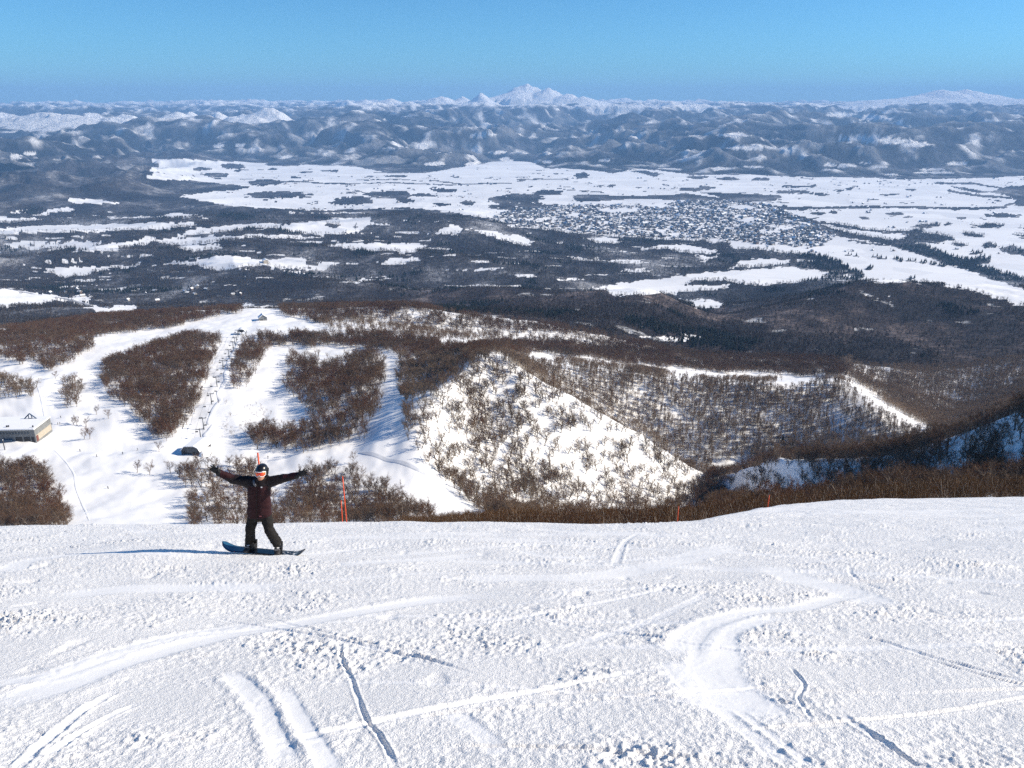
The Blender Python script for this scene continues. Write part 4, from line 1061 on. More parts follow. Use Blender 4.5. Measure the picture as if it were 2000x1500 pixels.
# ------------------------------------------------------------------ strips on the ground
def strip(name, trail, half, mat, label, lift=.25, crown=0.0, kind='structure', n=60, ymin=250, ymax=3000, cross=7, wob=0.0):
    pts = [land_at(a, b, ymin, ymax) for a, b in trail]
    P2 = smooth_line([(p.x, p.y) for p in pts], n)
    rows = []
    for i in range(n):
        t = P2[min(i + 1, n - 1)] - P2[max(i - 1, 0)]; t = t / (np.hypot(*t) + 1e-9); nr = np.array([t[1], -t[0]])
        row = []
        f = min(1.0, min(i, n - 1 - i) / 5.0)
        for k in range(cross):
            q = -1 + 2 * k / (cross - 1)
            w = half * (1 + wob * math.sin(i * .9 + k)) * (.35 + .65 * f)
            x, y = P2[i] + nr * q * w
            z = ground_z(x, y) + lift + crown * f * max(0.0, 1 - q * q) ** .8 - (.6 if abs(q) > .99 else 0)
            row.append((x, y, z))
        rows.append(row)
    me = grid_mesh(name, np.array(rows)[:, ::1])
    me.flip_normals() if me.polygons[0].normal.z < 0 else None
    o = mesh_obj(name, me, mat); tag(o, label, name.replace('_', ' '), None, kind); return o
strip('ski_trail', [(700,884),(742,892),(790,906),(830,926),(868,950),(905,980)], 2.6, M_PACKED, 'grey packed trail curving across the white slope', .22, ymax=560)
strip('road', [(-60,556),(0,563),(60,573),(120,582),(165,592),(218,611)], 6.5, M_ROAD, 'straight ploughed road in the valley', 1.3, ymin=1400)
strip('snow_bank', [(408,864),(401,852),(411,838),(416,831),(411,824),(414,808),(424,790),(430,782),(427,770),(434,757),(441,744),(440,735),(443,722),(447,708),(455,690),(462,676),(469,664)], 2.8, M_BANK, 'winding bank of ploughed snow beside the chairlift', -.1, .55, n=110, wob=.12)
strip('snow_ridge', [(100,872),(122,895),(142,922),(150,956),(163,990),(178,1024)], .9, M_BANK, 'thin snow ridge down the lower left piste', -.05, .12, n=50)
strip('snow_ridge', [(72,752),(80,775),(85,800),(88,816)], 1.0, M_BANK, 'thin snow ridge beside the flat roofed lodge', -.05, .12, n=40)
strip('snow_mound', [(396,893),(402,882),(409,871)], 3.6, M_BANK, 'rounded snow mound right of the lift station', -.1, 3.0, n=30)

# ------------------------------------------------------------------ chairlift
LIFT_BASE = [(388,853),(399,835),(414.5,789),(425,757),(435,722),(442,700),(450,684),(455,675),(459.5,667),(465,659)]
def build_lift():
    P = [land_at(a, b, 400, 1150) for a, b in LIFT_BASE]
    # put them on one straight line in plan
    a, b = P[1], P[-1]; d = Vector((b.x - a.x, b.y - a.y)).normalized()
    h = 9.5; rz = math.atan2(-d.x, d.y)
    across = Vector((d.y, -d.x))
    tops = []
    order = ['nearest the dark lift station', 'second from the dark lift station', 'third from the dark lift station', 'fourth from the dark lift station', 'fifth from the dark lift station', 'sixth from the dark lift station', 'fourth from the arched lift station', 'third from the arched lift station', 'second from the arched lift station', 'nearest the arched lift station']
    proto = None
    for i, p in enumerate(P):
        t = (Vector((p.x, p.y)) - Vector((a.x, a.y))).dot(d); q = Vector((a.x, a.y)) + d * t
        z = ground_z(q.x, q.y); hh = h if i else 7.5
        e = empty('lift_tower', (q.x, q.y, z), rz, 'grey T shaped chairlift tower, ' + order[i], 'lift tower', 'chairlift towers')
        if proto is None:
            bm = bmesh.new(); cyl(bm, (0, 0, -1), (0, 0, 9.4), .42, .30, 12); col = bm_obj('column', bm, M_STEEL, e, True)
            bm = bmesh.new(); box(bm, (0, 0, 9.5), (5.4, .45, .45)); cyl(bm, (0, 0, 9.3), (0, 0, 10.6), .12, .1, 8); arm = bm_obj('crossarm', bm, M_STEEL, e)
            sh = []
            for sx in (-2.5, 2.5):
                bm = bmesh.new(); box(bm, (sx, 0, 9.85), (.25, 2.6, .22))
                for k in range(4): cyl(bm, (sx - .1, -1 + k * .66, 9.95), (sx + .1, -1 + k * .66, 9.95), .28, .28, 10)
                sh.append(bm_obj('sheave_train', bm, M_BLACK, e))
            proto = [col, arm] + sh
        else:
            for o in proto:
                c = o.copy(); link(c); c.parent = e
        if i == 0: e.scale = (1, 1, hh / h)
        tops.append(Vector((q.x, q.y, z + hh + .65)))
    ax3 = Vector((across.x, across.y, 0))
    ends = [tops[0] - Vector((d.x, d.y, 0)) * 14 + Vector((0, 0, -2.5)), tops[-1] + Vector((d.x, d.y, 0)) * 16 + Vector((0, 0, -3))]
    line = [ends[0]] + tops + [ends[1]]
    V, Fc = [], []
    for s in (-2.5, 2.5):
        pts = []
        for i in range(len(line) - 1):
            for k in range(8):
                f = k / 8; sag = -.5 * 4 * f * (1 - f)
                pts.append(line[i].lerp(line[i + 1], f) + ax3 * s + Vector((0, 0, sag)))
        tube(V, Fc, pts, [.05] * len(pts), 4)
    o = mesh_obj('haul_cable', mesh_from('haul_cable', V, Fc), M_BLACK); tag(o, 'thin steel haul cable strung over the chairlift towers', 'cable')
    # chairs
    L = [0]
    for i in range(len(line) - 1): L.append(L[-1] + (line[i + 1] - line[i]).length)
    proto = None; n = 0
    for s, side in ((-2.5, 'left'), (2.5, 'right')):
        t = 16.0 if s < 0 else 29.0; idx = 0
        while t < L[-1] - 14:
            i = max(k for k in range(len(L)) if L[k] <= t); i = min(i, len(line) - 2)
            f = (t - L[i]) / (L[i + 1] - L[i]); p = line[i].lerp(line[i + 1], f) + ax3 * s + Vector((0, 0, -2.0 * f * (1 - f)))
            e = empty('lift_chair', p, rz, 'empty dark chair on the %s cable of the chairlift, %s' % (side, 'near the dark station' if t < L[-1] * .33 else ('halfway along' if t < L[-1] * .66 else 'near the arched station')), 'lift chair', 'chairs on the chairlift')
            if proto is None:
                bm = bmesh.new(); cyl(bm, (0, 0, -2.4), (0, 0, .05), .05, .05, 6); cyl(bm, (-.95, 0, -2.4), (.95, 0, -2.4), .04, .04, 6)
                h1 = bm_obj('hanger', bm, M_BLACK, e)
                bm = bmesh.new(); box(bm, (0, -.25, -3.3), (2.0, .55, .10)); cyl(bm, (-.95, 0, -3.3), (-.95, 0, -2.4), .04, .04, 6); cyl(bm, (.95, 0, -3.3), (.95, 0, -2.4), .04, .04, 6)
                h2 = bm_obj('seat', bm, M_BLACK, e)
                bm = bmesh.new(); box(bm, (0, .06, -2.95), (2.0, .08, .55)); h3 = bm_obj('backrest', bm, M_BLACK, e)
                proto = [h1, h2, h3]
            else:
                for o in proto:
                    c = o.copy(); link(c); c.parent = e
            t += 30.0; idx += 1
    return P, rz
LIFT_P, LIFT_RZ = build_lift()

def lift_station_dark():
    p = land_at(371, 889, 400, 700)
    e = empty('lift_station', (p.x, p.y + 2, p.z - .3), radians(-9), 'dark lift station with a snowy mansard roof beside the snow mound', 'lift station')
    prof = [(-7, -.5), (-7, 2.6), (-4.2, 5.6), (2.6, 6.2), (5.4, 5.0), (6.6, 2.8), (6.6, -.5)]
    bm = bmesh.new(); prism(bm, prof, 0, 15); bm_obj('walls', bm, M_DARKWALL, e)
    top = [(-7.4, 2.5), (-4.4, 5.75), (2.7, 6.4), (5.6, 5.2), (7.0, 2.6)]
    bm = bmesh.new(); prism(bm, top + [(x * .985 + .0, z + .55) for x, z in reversed(top)], -.5, 15.5); bm_obj('roof', bm, M_SNOW, e)
    w = bm_obj('window', _grid_window(-2.6, 5.0, 1.2, 4.9, 7, 4), M_GLASS, e); w.location.y = -.06
    bm = bmesh.new(); box(bm, (-4.9, -.05, .9), (2.4, .12, 2.6)); bm_obj('door', bm, M_BLACK, e)
    for k, x in enumerate((2.4, 4.6)):
        bm = bmesh.new(); cyl(bm, (x, -1.2, -.5), (x, -1.2, 1.6), .22, .22, 10); box(bm, (x, -.6, 1.7), (.5, 1.6, .4)); bm_obj('bollard', bm, M_BLACK, e)
def _grid_window(x0, x1, z0, z1, nx, nz):
    bm = bmesh.new()
    for i in range(nx):
        for k in range(nz):
            cx = x0 + (x1 - x0) * (i + .5) / nx; cz = z0 + (z1 - z0) * (k + .5) / nz
            box(bm, (cx, 0, cz), ((x1 - x0) / nx * .84, .08, (z1 - z0) / nz * .82))
    return bm
lift_station_dark()
def lift_station_arched():
    p = land_at(472, 655, 800, 1180)
    e = empty('lift_station', (p.x, p.y + 1, p.z - .2), radians(8), 'small lift station under a snowy arched roof at the far end of the chairlift', 'lift station')
    a = [(5.0 * cos(t), 4.2 + 3.4 * sin(t)) for t in np.linspace(0.0, pi, 13)]
    prof = a + [(x * .94, z - .42) for x, z in reversed(a)]
    bm = bmesh.new(); prism(bm, prof, 0, 11); bm_obj('roof', bm, M_SNOW, e)
    bm = bmesh.new(); prism(bm, [(x * .93, z - .45) for x, z in a] , 3.2, 3.5); bm_obj('end_wall', bm, M_DARKWALL, e)
    for x in (-4.6, 4.6):
        for y in (.6, 5.5, 10.4):
            bm = bmesh.new(); box(bm, (x, y, 2.0), (.5, .5, 4.8)); bm_obj('post', bm, M_STEEL, e)
    bm = bmesh.new(); cyl(bm, (0, 2.6, 3.6), (0, 2.6, 4.0), 2.3, 2.3, 20); cyl(bm, (0, 2.6, -.5), (0, 2.6, 3.6), .45, .4, 10); bm_obj('bullwheel', bm, M_STEEL, e, False)
    bm = bmesh.new(); prism(bm, [(-5.1 - .02 * k, 3.9 + .12 * k) for k in range(2)] + [(5.1, 4.0), (5.1, 3.86)], 3.0, 3.18); bm_obj('beam', bm, M_BLACK, e)
lift_station_arched()
def summit_hut():
    p = land_at(514, 626, 900, 1300)
    e = empty('mountain_hut', (p.x, p.y, p.z - .3), radians(24), 'grey gabled hut with a bright snowy roof on the ridge', 'hut')
    bm = bmesh.new(); prism(bm, [(-5.5, -.6), (-5.5, 4.6), (0, 8.8), (5.5, 4.6), (5.5, -.6)], 0, 8.5); bm_obj('walls', bm, M_GREYWALL, e)
    for s, nm in ((-1, 'roof'), (1, 'roof')):
        bm = bmesh.new(); pr = [(0, 8.86), (s * 6.3, 4.05), (s * 6.3, 4.6), (0, 9.45)]; prism(bm, pr, -.7, 9.2); bm_obj('roof_slope', bm, M_SNOW, e)
    bm = bmesh.new(); box(bm, (-2.4, -.05, .8), (4.2, .14, 2.6)); bm_obj('doorway', bm, M_BLACK, e)
    bm = bmesh.new(); box(bm, (2.4, -.05, 3.4), (1.5, .12, 1.3)); bm_obj('window', bm, M_GLASS, e)
summit_hut()
def lodge():
    p = land_at(62, 866, 450, 640)
    e = empty('ski_lodge', (p.x, p.y, p.z - .5), radians(3), 'long grey ski lodge with a wide flat snow covered roof', 'lodge')
    W, D, H = 38.0, 23.0, 10.4
    bm = bmesh.new(); box(bm, (-W / 2 + 3, D / 2, H / 2 - .5), (W, D, H + 1)); bm_obj('walls', bm, M_GREYWALL, e)
    bm = bmesh.new(); box(bm, (-W / 2 + 3, D / 2 - .4, H + .25), (W + 1.4, D + 1.8, .9)); 
    bmesh.ops.bevel(bm, geom=bm.edges[:], offset=.25, segments=2, affect='EDGES'); bm_obj('roof', bm, M_SNOW, e)
    bm = bmesh.new(); box(bm, (3.06, D / 2, H * .30), (.12, D - 2, H * .42)); bm_obj('side_wall', bm, M_CREAM, e)
    bm = bmesh.new(); box(bm, (3.10, 2.2, 2.6), (.16, 2.6, 4.4)); bm_obj('side_door', bm, M_BROWN, e)
    for x, w in ((-8.6, 4.6), (-3.0, 4.4), (1.0, 2.0)):
        bm = bmesh.new(); box(bm, (x, -.06, 2.2), (w, .16, 4.6)); bm_obj('doorway', bm, M_BLACK, e)
    for k in range(16):
        bm = bmesh.new(); box(bm, (-W + 5 + k * 2.1, -.08, 7.6), (1.3, .12, 1.7)); bm_obj('window', bm, M_GLASS, e)
    bm = bmesh.new(); box(bm, (-16.5, -1.1, 1.5), (7.5, 2.2, 3.4)); bm_obj('porch', bm, M_BLUE, e)
    bm = bmesh.new()
    cyl(bm, (-13.2, D - 4, H + .4), (-8.7, D - 4, H + 4.6), .42, .42, 8); cyl(bm, (-4.2, D - 4, H + .4), (-8.7, D - 4, H + 4.6), .42, .42, 8)
    cyl(bm, (-10.0, D - 4, H + .5), (-9.6, D - 4, H + 3.6), .3, .3, 8); cyl(bm, (-7.4, D - 4, H + .5), (-7.8, D - 4, H + 3.6), .3, .3, 8); cyl(bm, (-10.0, D - 4, H + .9), (-7.4, D - 4, H + .9), .25, .25, 8)
    bm_obj('gable_frame', bm, M_BLUE, e)
    for k, (x, y) in enumerate(((-17, 3), (-16, 3.4), (1.6, 2.0))):
        bm = bmesh.new(); box(bm, (x, y, H + 1.3), (.7, .7, 1.4)); bm_obj('vent', bm, M_DARKWALL, e)
    q = land_at(9, 880, 450, 640)
    e2 = empty('post', q, 0, 'dark upright post in front of the ski lodge', 'post')
    bm = bmesh.new(); cyl(bm, (0, 0, -.6), (0, 0, 7.4), .34, .28, 10); bm_obj('shaft', bm, M_DARKWALL, e2, True)
    bm = bmesh.new(); cyl(bm, (0, 0, 7.402), (0, 0, 7.75), .40, .2, 10); bm_obj('cap', bm, M_SNOW, e2, True)
lodge()

# ------------------------------------------------------------------ houses
def house_mesh(name, w, d, h, rf, wall):
    bm = bmesh.new(); prism(bm, [(-w/2, -2), (-w/2, h), (0, h + rf), (w/2, h), (w/2, -2)], -d/2, d/2)
    nb = len(bm.faces)
    b2 = bmesh.new(); prism(b2, [(-w/2 - .7, h - .5), (0, h + rf + .15), (w/2 + .7, h - .5), (w/2 + .7, h + .25), (0, h + rf + .9), (-w/2 - .7, h + .25)], -d/2 - .6, d/2 + .6)
    a = bpy.data.meshes.new(name + '_walls'); bm.to_mesh(a); bm.free(); a.materials.append(wall)
    r = bpy.data.meshes.new(name + '_roof'); b2.to_mesh(r); b2.free(); r.materials.append(M_SNOW)
    j = bpy.data.meshes.new(name + '_whole')
    va = [tuple(v.co) for v in a.vertices]; vr = [tuple(v.co) for v in r.vertices]; n = len(va)
    fa = [tuple(p.vertices) for p in a.polygons]; fr = [tuple(i + n for i in p.vertices) for p in r.polygons]
    j.from_pydata(va + vr, [], fa + fr); j.materials.append(wall); j.materials.append(M_SNOW)
    j.polygons.foreach_set('material_index', [0] * len(fa) + [1] * len(fr)); j.update()
    return a, r, j
HOUSES = [house_mesh('house_%d' % k, w, d, h, rf, M_HOUSEW[k % 4]) for k, (w, d, h, rf) in enumerate(((9, 11, 5, 3.2), (8, 9, 5.5, 2.6), (11, 15, 6, 2.2), (9, 12, 4.5, 3.0), (9, 10, 6, 2.4), (10, 13, 5.5, 2.0)))]
M_OLDSNOW = simple_mat('thin_roof_snow', (.52, .54, .58), .6, .1, .3)
for _h in (HOUSES[1], HOUSES[3]):
    _h[2].materials[1] = M_OLDSNOW
for _h in HOUSES[4:]:
    _h[2].materials[1] = M_DARKROOF
def hamlet():
    spots = [(150,569,1.5,'large snow roofed house above the valley road'),(157,574,1.3,'snow roofed house just right of the large one above the valley road'),(161,580,1.0,'lower small house of the three above the valley road'),(97,573,1.0,'small dark house left above the valley road'),(128,573,1.0,'low house beside the open yard by the valley road'),(229,604,1.4,'dark house in the snowy yard at the end of the valley road'),
      (260,571,.9,'first small house right of the road among bare trees'),(284,574,.8,''),(303,571,1.2,''),(307,590,1.3,'white roofed house among the trees below the others'),(249,588,.9,''),(360,570,.9,''),(367,574,1.0,''),(375,566,1.1,''),(386,562,1.0,'highest of the cottages in the clearing'),(403,566,.9,''),(456,578,1.1,'left cottage of the two near the ridge'),(469,577,1.1,'right cottage of the two near the ridge'),(381,575,.9,''),
      (112,583,.9,'dark shed beside the snowy field left of the road')]
    for k, (a, b, s, lab) in enumerate(spots):
        p = land_at(a, b, 1350, 3200); v = HOUSES[k % 4]
        e = empty('house', (p.x, p.y, p.z + .3), .4 + k * .9, lab or 'small snow roofed cottage among bare trees in the near valley', 'house', 'cottages in the near valley' if not lab else 'houses along the valley road')
        e.scale = (s, s, s)
        for nm, me in (('walls', v[0]), ('roof', v[1])):
            o = bpy.data.objects.new(nm, me); link(o); o.parent = e
    p = land_at(518, 513, 2500, 4200); e = empty('house', p, .5, 'cream coloured block beside the snowy field with a mast', 'house'); e.scale = (1.8, 1.8, 2.0)
    for nm, me, mt in (('walls', HOUSES[2][0].copy(), M_CREAM), ('roof', HOUSES[2][1], None)):
        if mt: me.materials[0] = mt
        o = bpy.data.objects.new(nm, me); link(o); o.parent = e
    p = land_at(524, 512, 2500, 4200); bm = bmesh.new(); cyl(bm, (0, 0, -1), (0, 0, 30), 1.0, .5, 8); o = bm_obj('mast', bm, M_STEEL); o.location = p; tag(o, 'thin mast beside the cream coloured block', 'mast')
hamlet()
def town():
    r = np.random.default_rng(23)
    n = 9000
    x, y, z, tot = scatter(n * 3, 4400, 7600, lambda a, b: 1.0 * ((LAND['px'][a:b, :-1] > 930) & (LAND['px'][a:b, :-1] < 1660) & (LAND['py'][a:b, :-1] > 385) & (LAND['py'][a:b, :-1] < 490)), seed=29)
    px, py = proj(x, y, z)
    wx = px + 10 * fbm(px / 24, py / 6, 3, 611); wy = py + 4 * fbm(px / 20, py / 5, 3, 613)
    m = inpoly(wx, wy, TOWN)
    for cx, cy, rx, ry in TOWN_GAPS: m &= ((wx - cx) / rx) ** 2 + ((wy - cy) / ry) ** 2 > 1
    m &= r.random(len(x)) < .95 * np.clip(.62 + .9 * fbm(x / 300, y / 300, 3, 615), .1, 1)
    x, y, z, px, py = [a[m] for a in (x, y, z, px, py)]
    # street grid
    ang = radians(28); u = x * cos(ang) + y * sin(ang); v = -x * sin(ang) + y * cos(ang)
    m = (np.mod(u, 62) > 11) & (np.mod(v, 46) > 9)
    m &= thin(u, v, 13, np.ones(len(x), bool)); x, y, z = x[m], y[m], z[m]
    k = r.choice(6, len(x), p=[.14, .11, .11, .11, .27, .26]); big = r.random(len(x)) < .06
    sc = r.uniform(.8, 1.3, len(x)) * np.where(big, 1.9, 1.0); rot = ang + r.integers(0, 4, len(x)) * pi / 2
    print('town houses', len(x))
    near = np.argsort(-sc / y)[:275]; one = np.zeros(len(x), bool); one[near] = True
    for i in near:
        o = bpy.data.objects.new('house', HOUSES[k[i]][2]); link(o); o.location = (x[i], y[i], z[i]); o.rotation_euler = (0, 0, rot[i]); o.scale = (sc[i],) * 3
        tag(o, 'tiny snow roofed house in the crowded town far out on the plain', 'house', 'houses of the far town')
    m = ~one
    srcs = []
    for hm in HOUSES: srcs.append(bpy.data.objects.new('house_source', hm[2]))
    o = stuff_forest('town_houses', 'hundreds of tiny snow roofed houses packed in the far town', srcs, x[m], y[m], z[m], rot[m], sc[m], k[m]); o['category'] = 'town'
    # garden trees between them
    nt = int(len(x) * 2.6); j = r.integers(0, len(x), nt)
    tx = x[j] + r.uniform(-24, 24, nt); ty = y[j] + r.uniform(-24, 24, nt); tz = z[j]
    stuff_forest('town_trees', 'dark garden trees scattered between the houses of the far town', [p[2] for p in PROTO['far']] + [p[2] for p in PROTO['conifer']], tx, ty, tz, r.uniform(0, 6, nt), r.uniform(.5, 1.05, nt), r.integers(0, 6, nt))
    # farmsteads on the plain
    x, y, z, tot = scatter(1500, 4300, 9300, lambda a, b: LAND['plain'][a:b, :-1] * (LAND['forest'][a:b, :-1] < .3) * 1.0, seed=31)
    px, py = proj(x, y, z); m = (px > 0) & (px < 2000) & (fbm(x / 500, y / 700, 3, 617) > -.05); x, y, z = x[m][:420], y[m][:420], z[m][:420]
    stuff_forest('farmsteads', 'specks of scattered farm houses and trees on the white plain', srcs[:2] + [p[2] for p in PROTO['far']], np.repeat(x, 3) + r.uniform(-30, 30, 3 * len(x)), np.repeat(y, 3) + r.uniform(-30, 30, 3 * len(x)), np.repeat(z, 3), r.uniform(0, 6, 3 * len(x)), r.uniform(.7, 1.5, 3 * len(x)), r.integers(0, 6, 3 * len(x)))
town()
# ================================================================== PEOPLE
def frame_from(d, hint=Vector((0, 1, 0))):
    d = d.normalized(); u = hint - d * hint.dot(d)
    if u.length < 1e-4: u = d.orthogonal()
    u.normalize(); return u, d.cross(u)
def loft(V, Fc, pts, ru, rv, n=16, hint=Vector((0, 1, 0)), pw=2.0):
    """closed tube through pts; ru is the radius along the hint direction, rv across it"""
    pts = [Vector(p) for p in pts]; base = len(V)
    for i, p in enumerate(pts):
        d = pts[min(i + 1, len(pts) - 1)] - pts[max(i - 1, 0)]
        u, w = frame_from(d, hint)
        for k in range(n):
            t = 2 * pi * k / n; c, s = cos(t), sin(t)
            c = math.copysign(abs(c) ** (2 / pw), c); s = math.copysign(abs(s) ** (2 / pw), s)
            V.append(p + u * c * ru[i] + w * s * rv[i])
    for i in range(len(pts) - 1):
        for k in range(n):
            A = base + i * n + k; B = base + i * n + (k + 1) % n
            Fc.append((A, B, B + n, A + n))
    Fc.append(tuple(base + k for k in reversed(range(n)))); e = base + (len(pts) - 1) * n
    Fc.append(tuple(e + k for k in range(n)))
def fuse(name, V, Fc, voxel, smooth=6, wrinkle=None):
    """melt overlapping lofts into one continuous skin"""
    me = bpy.data.meshes.new(name + '_raw'); me.from_pydata([tuple(v) for v in V], [], [tuple(f) for f in Fc]); me.update()
    bm = bmesh.new(); bm.from_mesh(me); bmesh.ops.recalc_face_normals(bm, faces=bm.faces); bm.to_mesh(me); bm.free()
    o = bpy.data.objects.new(name + '_raw', me); link(o)
    r = o.modifiers.new('r', 'REMESH'); r.mode = 'VOXEL'; r.voxel_size = voxel; r.use_smooth_shade = True
    if smooth:
        s = o.modifiers.new('s', 'SMOOTH'); s.factor = .5; s.iterations = smooth
    dg = bpy.context.evaluated_depsgraph_get(); dg.update()
    out = bpy.data.meshes.new_from_object(o.evaluated_get(dg)); out.name = name
    bpy.data.objects.remove(o); 
    n = len(out.vertices); co = np.empty(n * 3, np.float32); out.vertices.foreach_get('co', co); co = co.reshape(-1, 3)
    if wrinkle:
        nr = np.empty(n * 3, np.float32); out.vertices.foreach_get('normal', nr); nr = nr.reshape(-1, 3)
        co = co + nr * wrinkle(co)[:, None]
        out.vertices.foreach_set('co', co.astype(np.float32).ravel())
    out.polygons.foreach_set('use_smooth', [True] * len(out.polygons)); out.update()
    return out
M_SKIN = simple_mat('rider_skin', (.52, .27, .17), .5, .08, 14, spec=.35)  # one even skin colour with slight variation
M_LIPS = simple_mat('lips', (.33, .10, .08), .5, .08, 14)
def cloth_mat(name, col, rough, scale, var=.2):
    m = simple_mat(name, col, rough, var, scale, spec=.3, bump=.004); return m
M_JACKET = cloth_mat('maroon_shell', (.021, .0022, .0045), .75, 22)
M_TRIM_SHADE = cloth_mat('black_trim_and_shade', (.0075, .0035, .005), .7, 22)  # black trim, also the shade painted onto the upper jacket
M_PANTS = cloth_mat('charcoal_trousers', (.010, .0085, .008), .85, 18, .3)
M_GLOVE = cloth_mat('black_glove', (.010, .010, .011), .6, 40)
M_BOOT = cloth_mat('boot_leather', (.030, .029, .030), .5, 30, .4)
M_HELMET = simple_mat('helmet_shell', (.010, .010, .012), .28, .1, 6, spec=.5)
M_WHITE = simple_mat('white_rubber', (.80, .80, .80), .45, .05, 12)
M_GREYF = simple_mat('grey_fleece', (.16, .16, .17), .85, .15, 30)
def lens_mat():
    m, nt, b = newmat('orange_mirror_lens')
    tc = N(nt, 'ShaderNodeTexCoord'); sp = N(nt, 'ShaderNodeSeparateXYZ'); nt.links.new(tc.outputs['Generated'], sp.inputs[0])
    r = ramp(nt, sp.outputs['X'], [(0, (.95, .30, .02)), (.25, (.85, .10, .01)), (.6, (.75, .03, .01)), (1, (.90, .16, .02))])
    nt.links.new(r.outputs['Color'], b.inputs['Base Color']); b.inputs['Roughness'].default_value = .15; b.inputs['Metallic'].default_value = .25
    b.inputs['Coat Weight'].default_value = .5; return m
M_LENS = lens_mat()
def deck_mat():
    m, nt, b = newmat('board_topsheet')
    tc = N(nt, 'ShaderNodeTexCoord'); sp = N(nt, 'ShaderNodeSeparateXYZ'); nt.links.new(tc.outputs['Object'], sp.inputs[0])
    n = noise_node(nt, 9, 4, .6, tc.outputs['Object'])
    mr = N(nt, 'ShaderNodeMath', operation='MULTIPLY_ADD'); nt.links.new(n.outputs['Fac'], mr.inputs[0]); mr.inputs[1].default_value = .25; nt.links.new(sp.outputs['X'], mr.inputs[2])
    mp = N(nt, 'ShaderNodeMapRange'); mp.inputs['From Min'].default_value = -.8; mp.inputs['From Max'].default_value = 1.0; nt.links.new(mr.outputs[0], mp.inputs['Value'])
    r = ramp(nt, mp.outputs['Result'], [(.0, (.018, .085, .16)), (.33, (.014, .060, .115)), (.40, (.012, .016, .022)), (.62, (.014, .015, .018)), (1, (.02, .022, .026))])
    # snow dust left on the deck at the right hand end
    n2 = noise_node(nt, 16, 4, .7, tc.outputs['Object'])
    gt = N(nt, 'ShaderNodeMath', operation='GREATER_THAN'); nt.links.new(n2.outputs['Fac'], gt.inputs[0]); gt.inputs[1].default_value = .56
    rg = N(nt, 'ShaderNodeMapRange'); rg.inputs['From Min'].default_value = .24; rg.inputs['From Max'].default_value = .36; nt.links.new(sp.outputs['X'], rg.inputs['Value'])
    rg2 = N(nt, 'ShaderNodeMapRange'); rg2.inputs['From Min'].default_value = .62; rg2.inputs['From Max'].default_value = .52; nt.links.new(sp.outputs['X'], rg2.inputs['Value'])
    mu = N(nt, 'ShaderNodeMath', operation='MULTIPLY'); nt.links.new(gt.outputs[0], mu.inputs[0]); nt.links.new(rg.outputs['Result'], mu.inputs[1])
    mu2 = N(nt, 'ShaderNodeMath', operation='MULTIPLY'); nt.links.new(mu.outputs[0], mu2.inputs[0]); nt.links.new(rg2.outputs['Result'], mu2.inputs[1])
    c = mixc(nt, mu2.outputs[0], r.outputs['Color'], (.82, .84, .86))
    nt.links.new(c, b.inputs['Base Color']); b.inputs['Roughness'].default_value = .3; return m

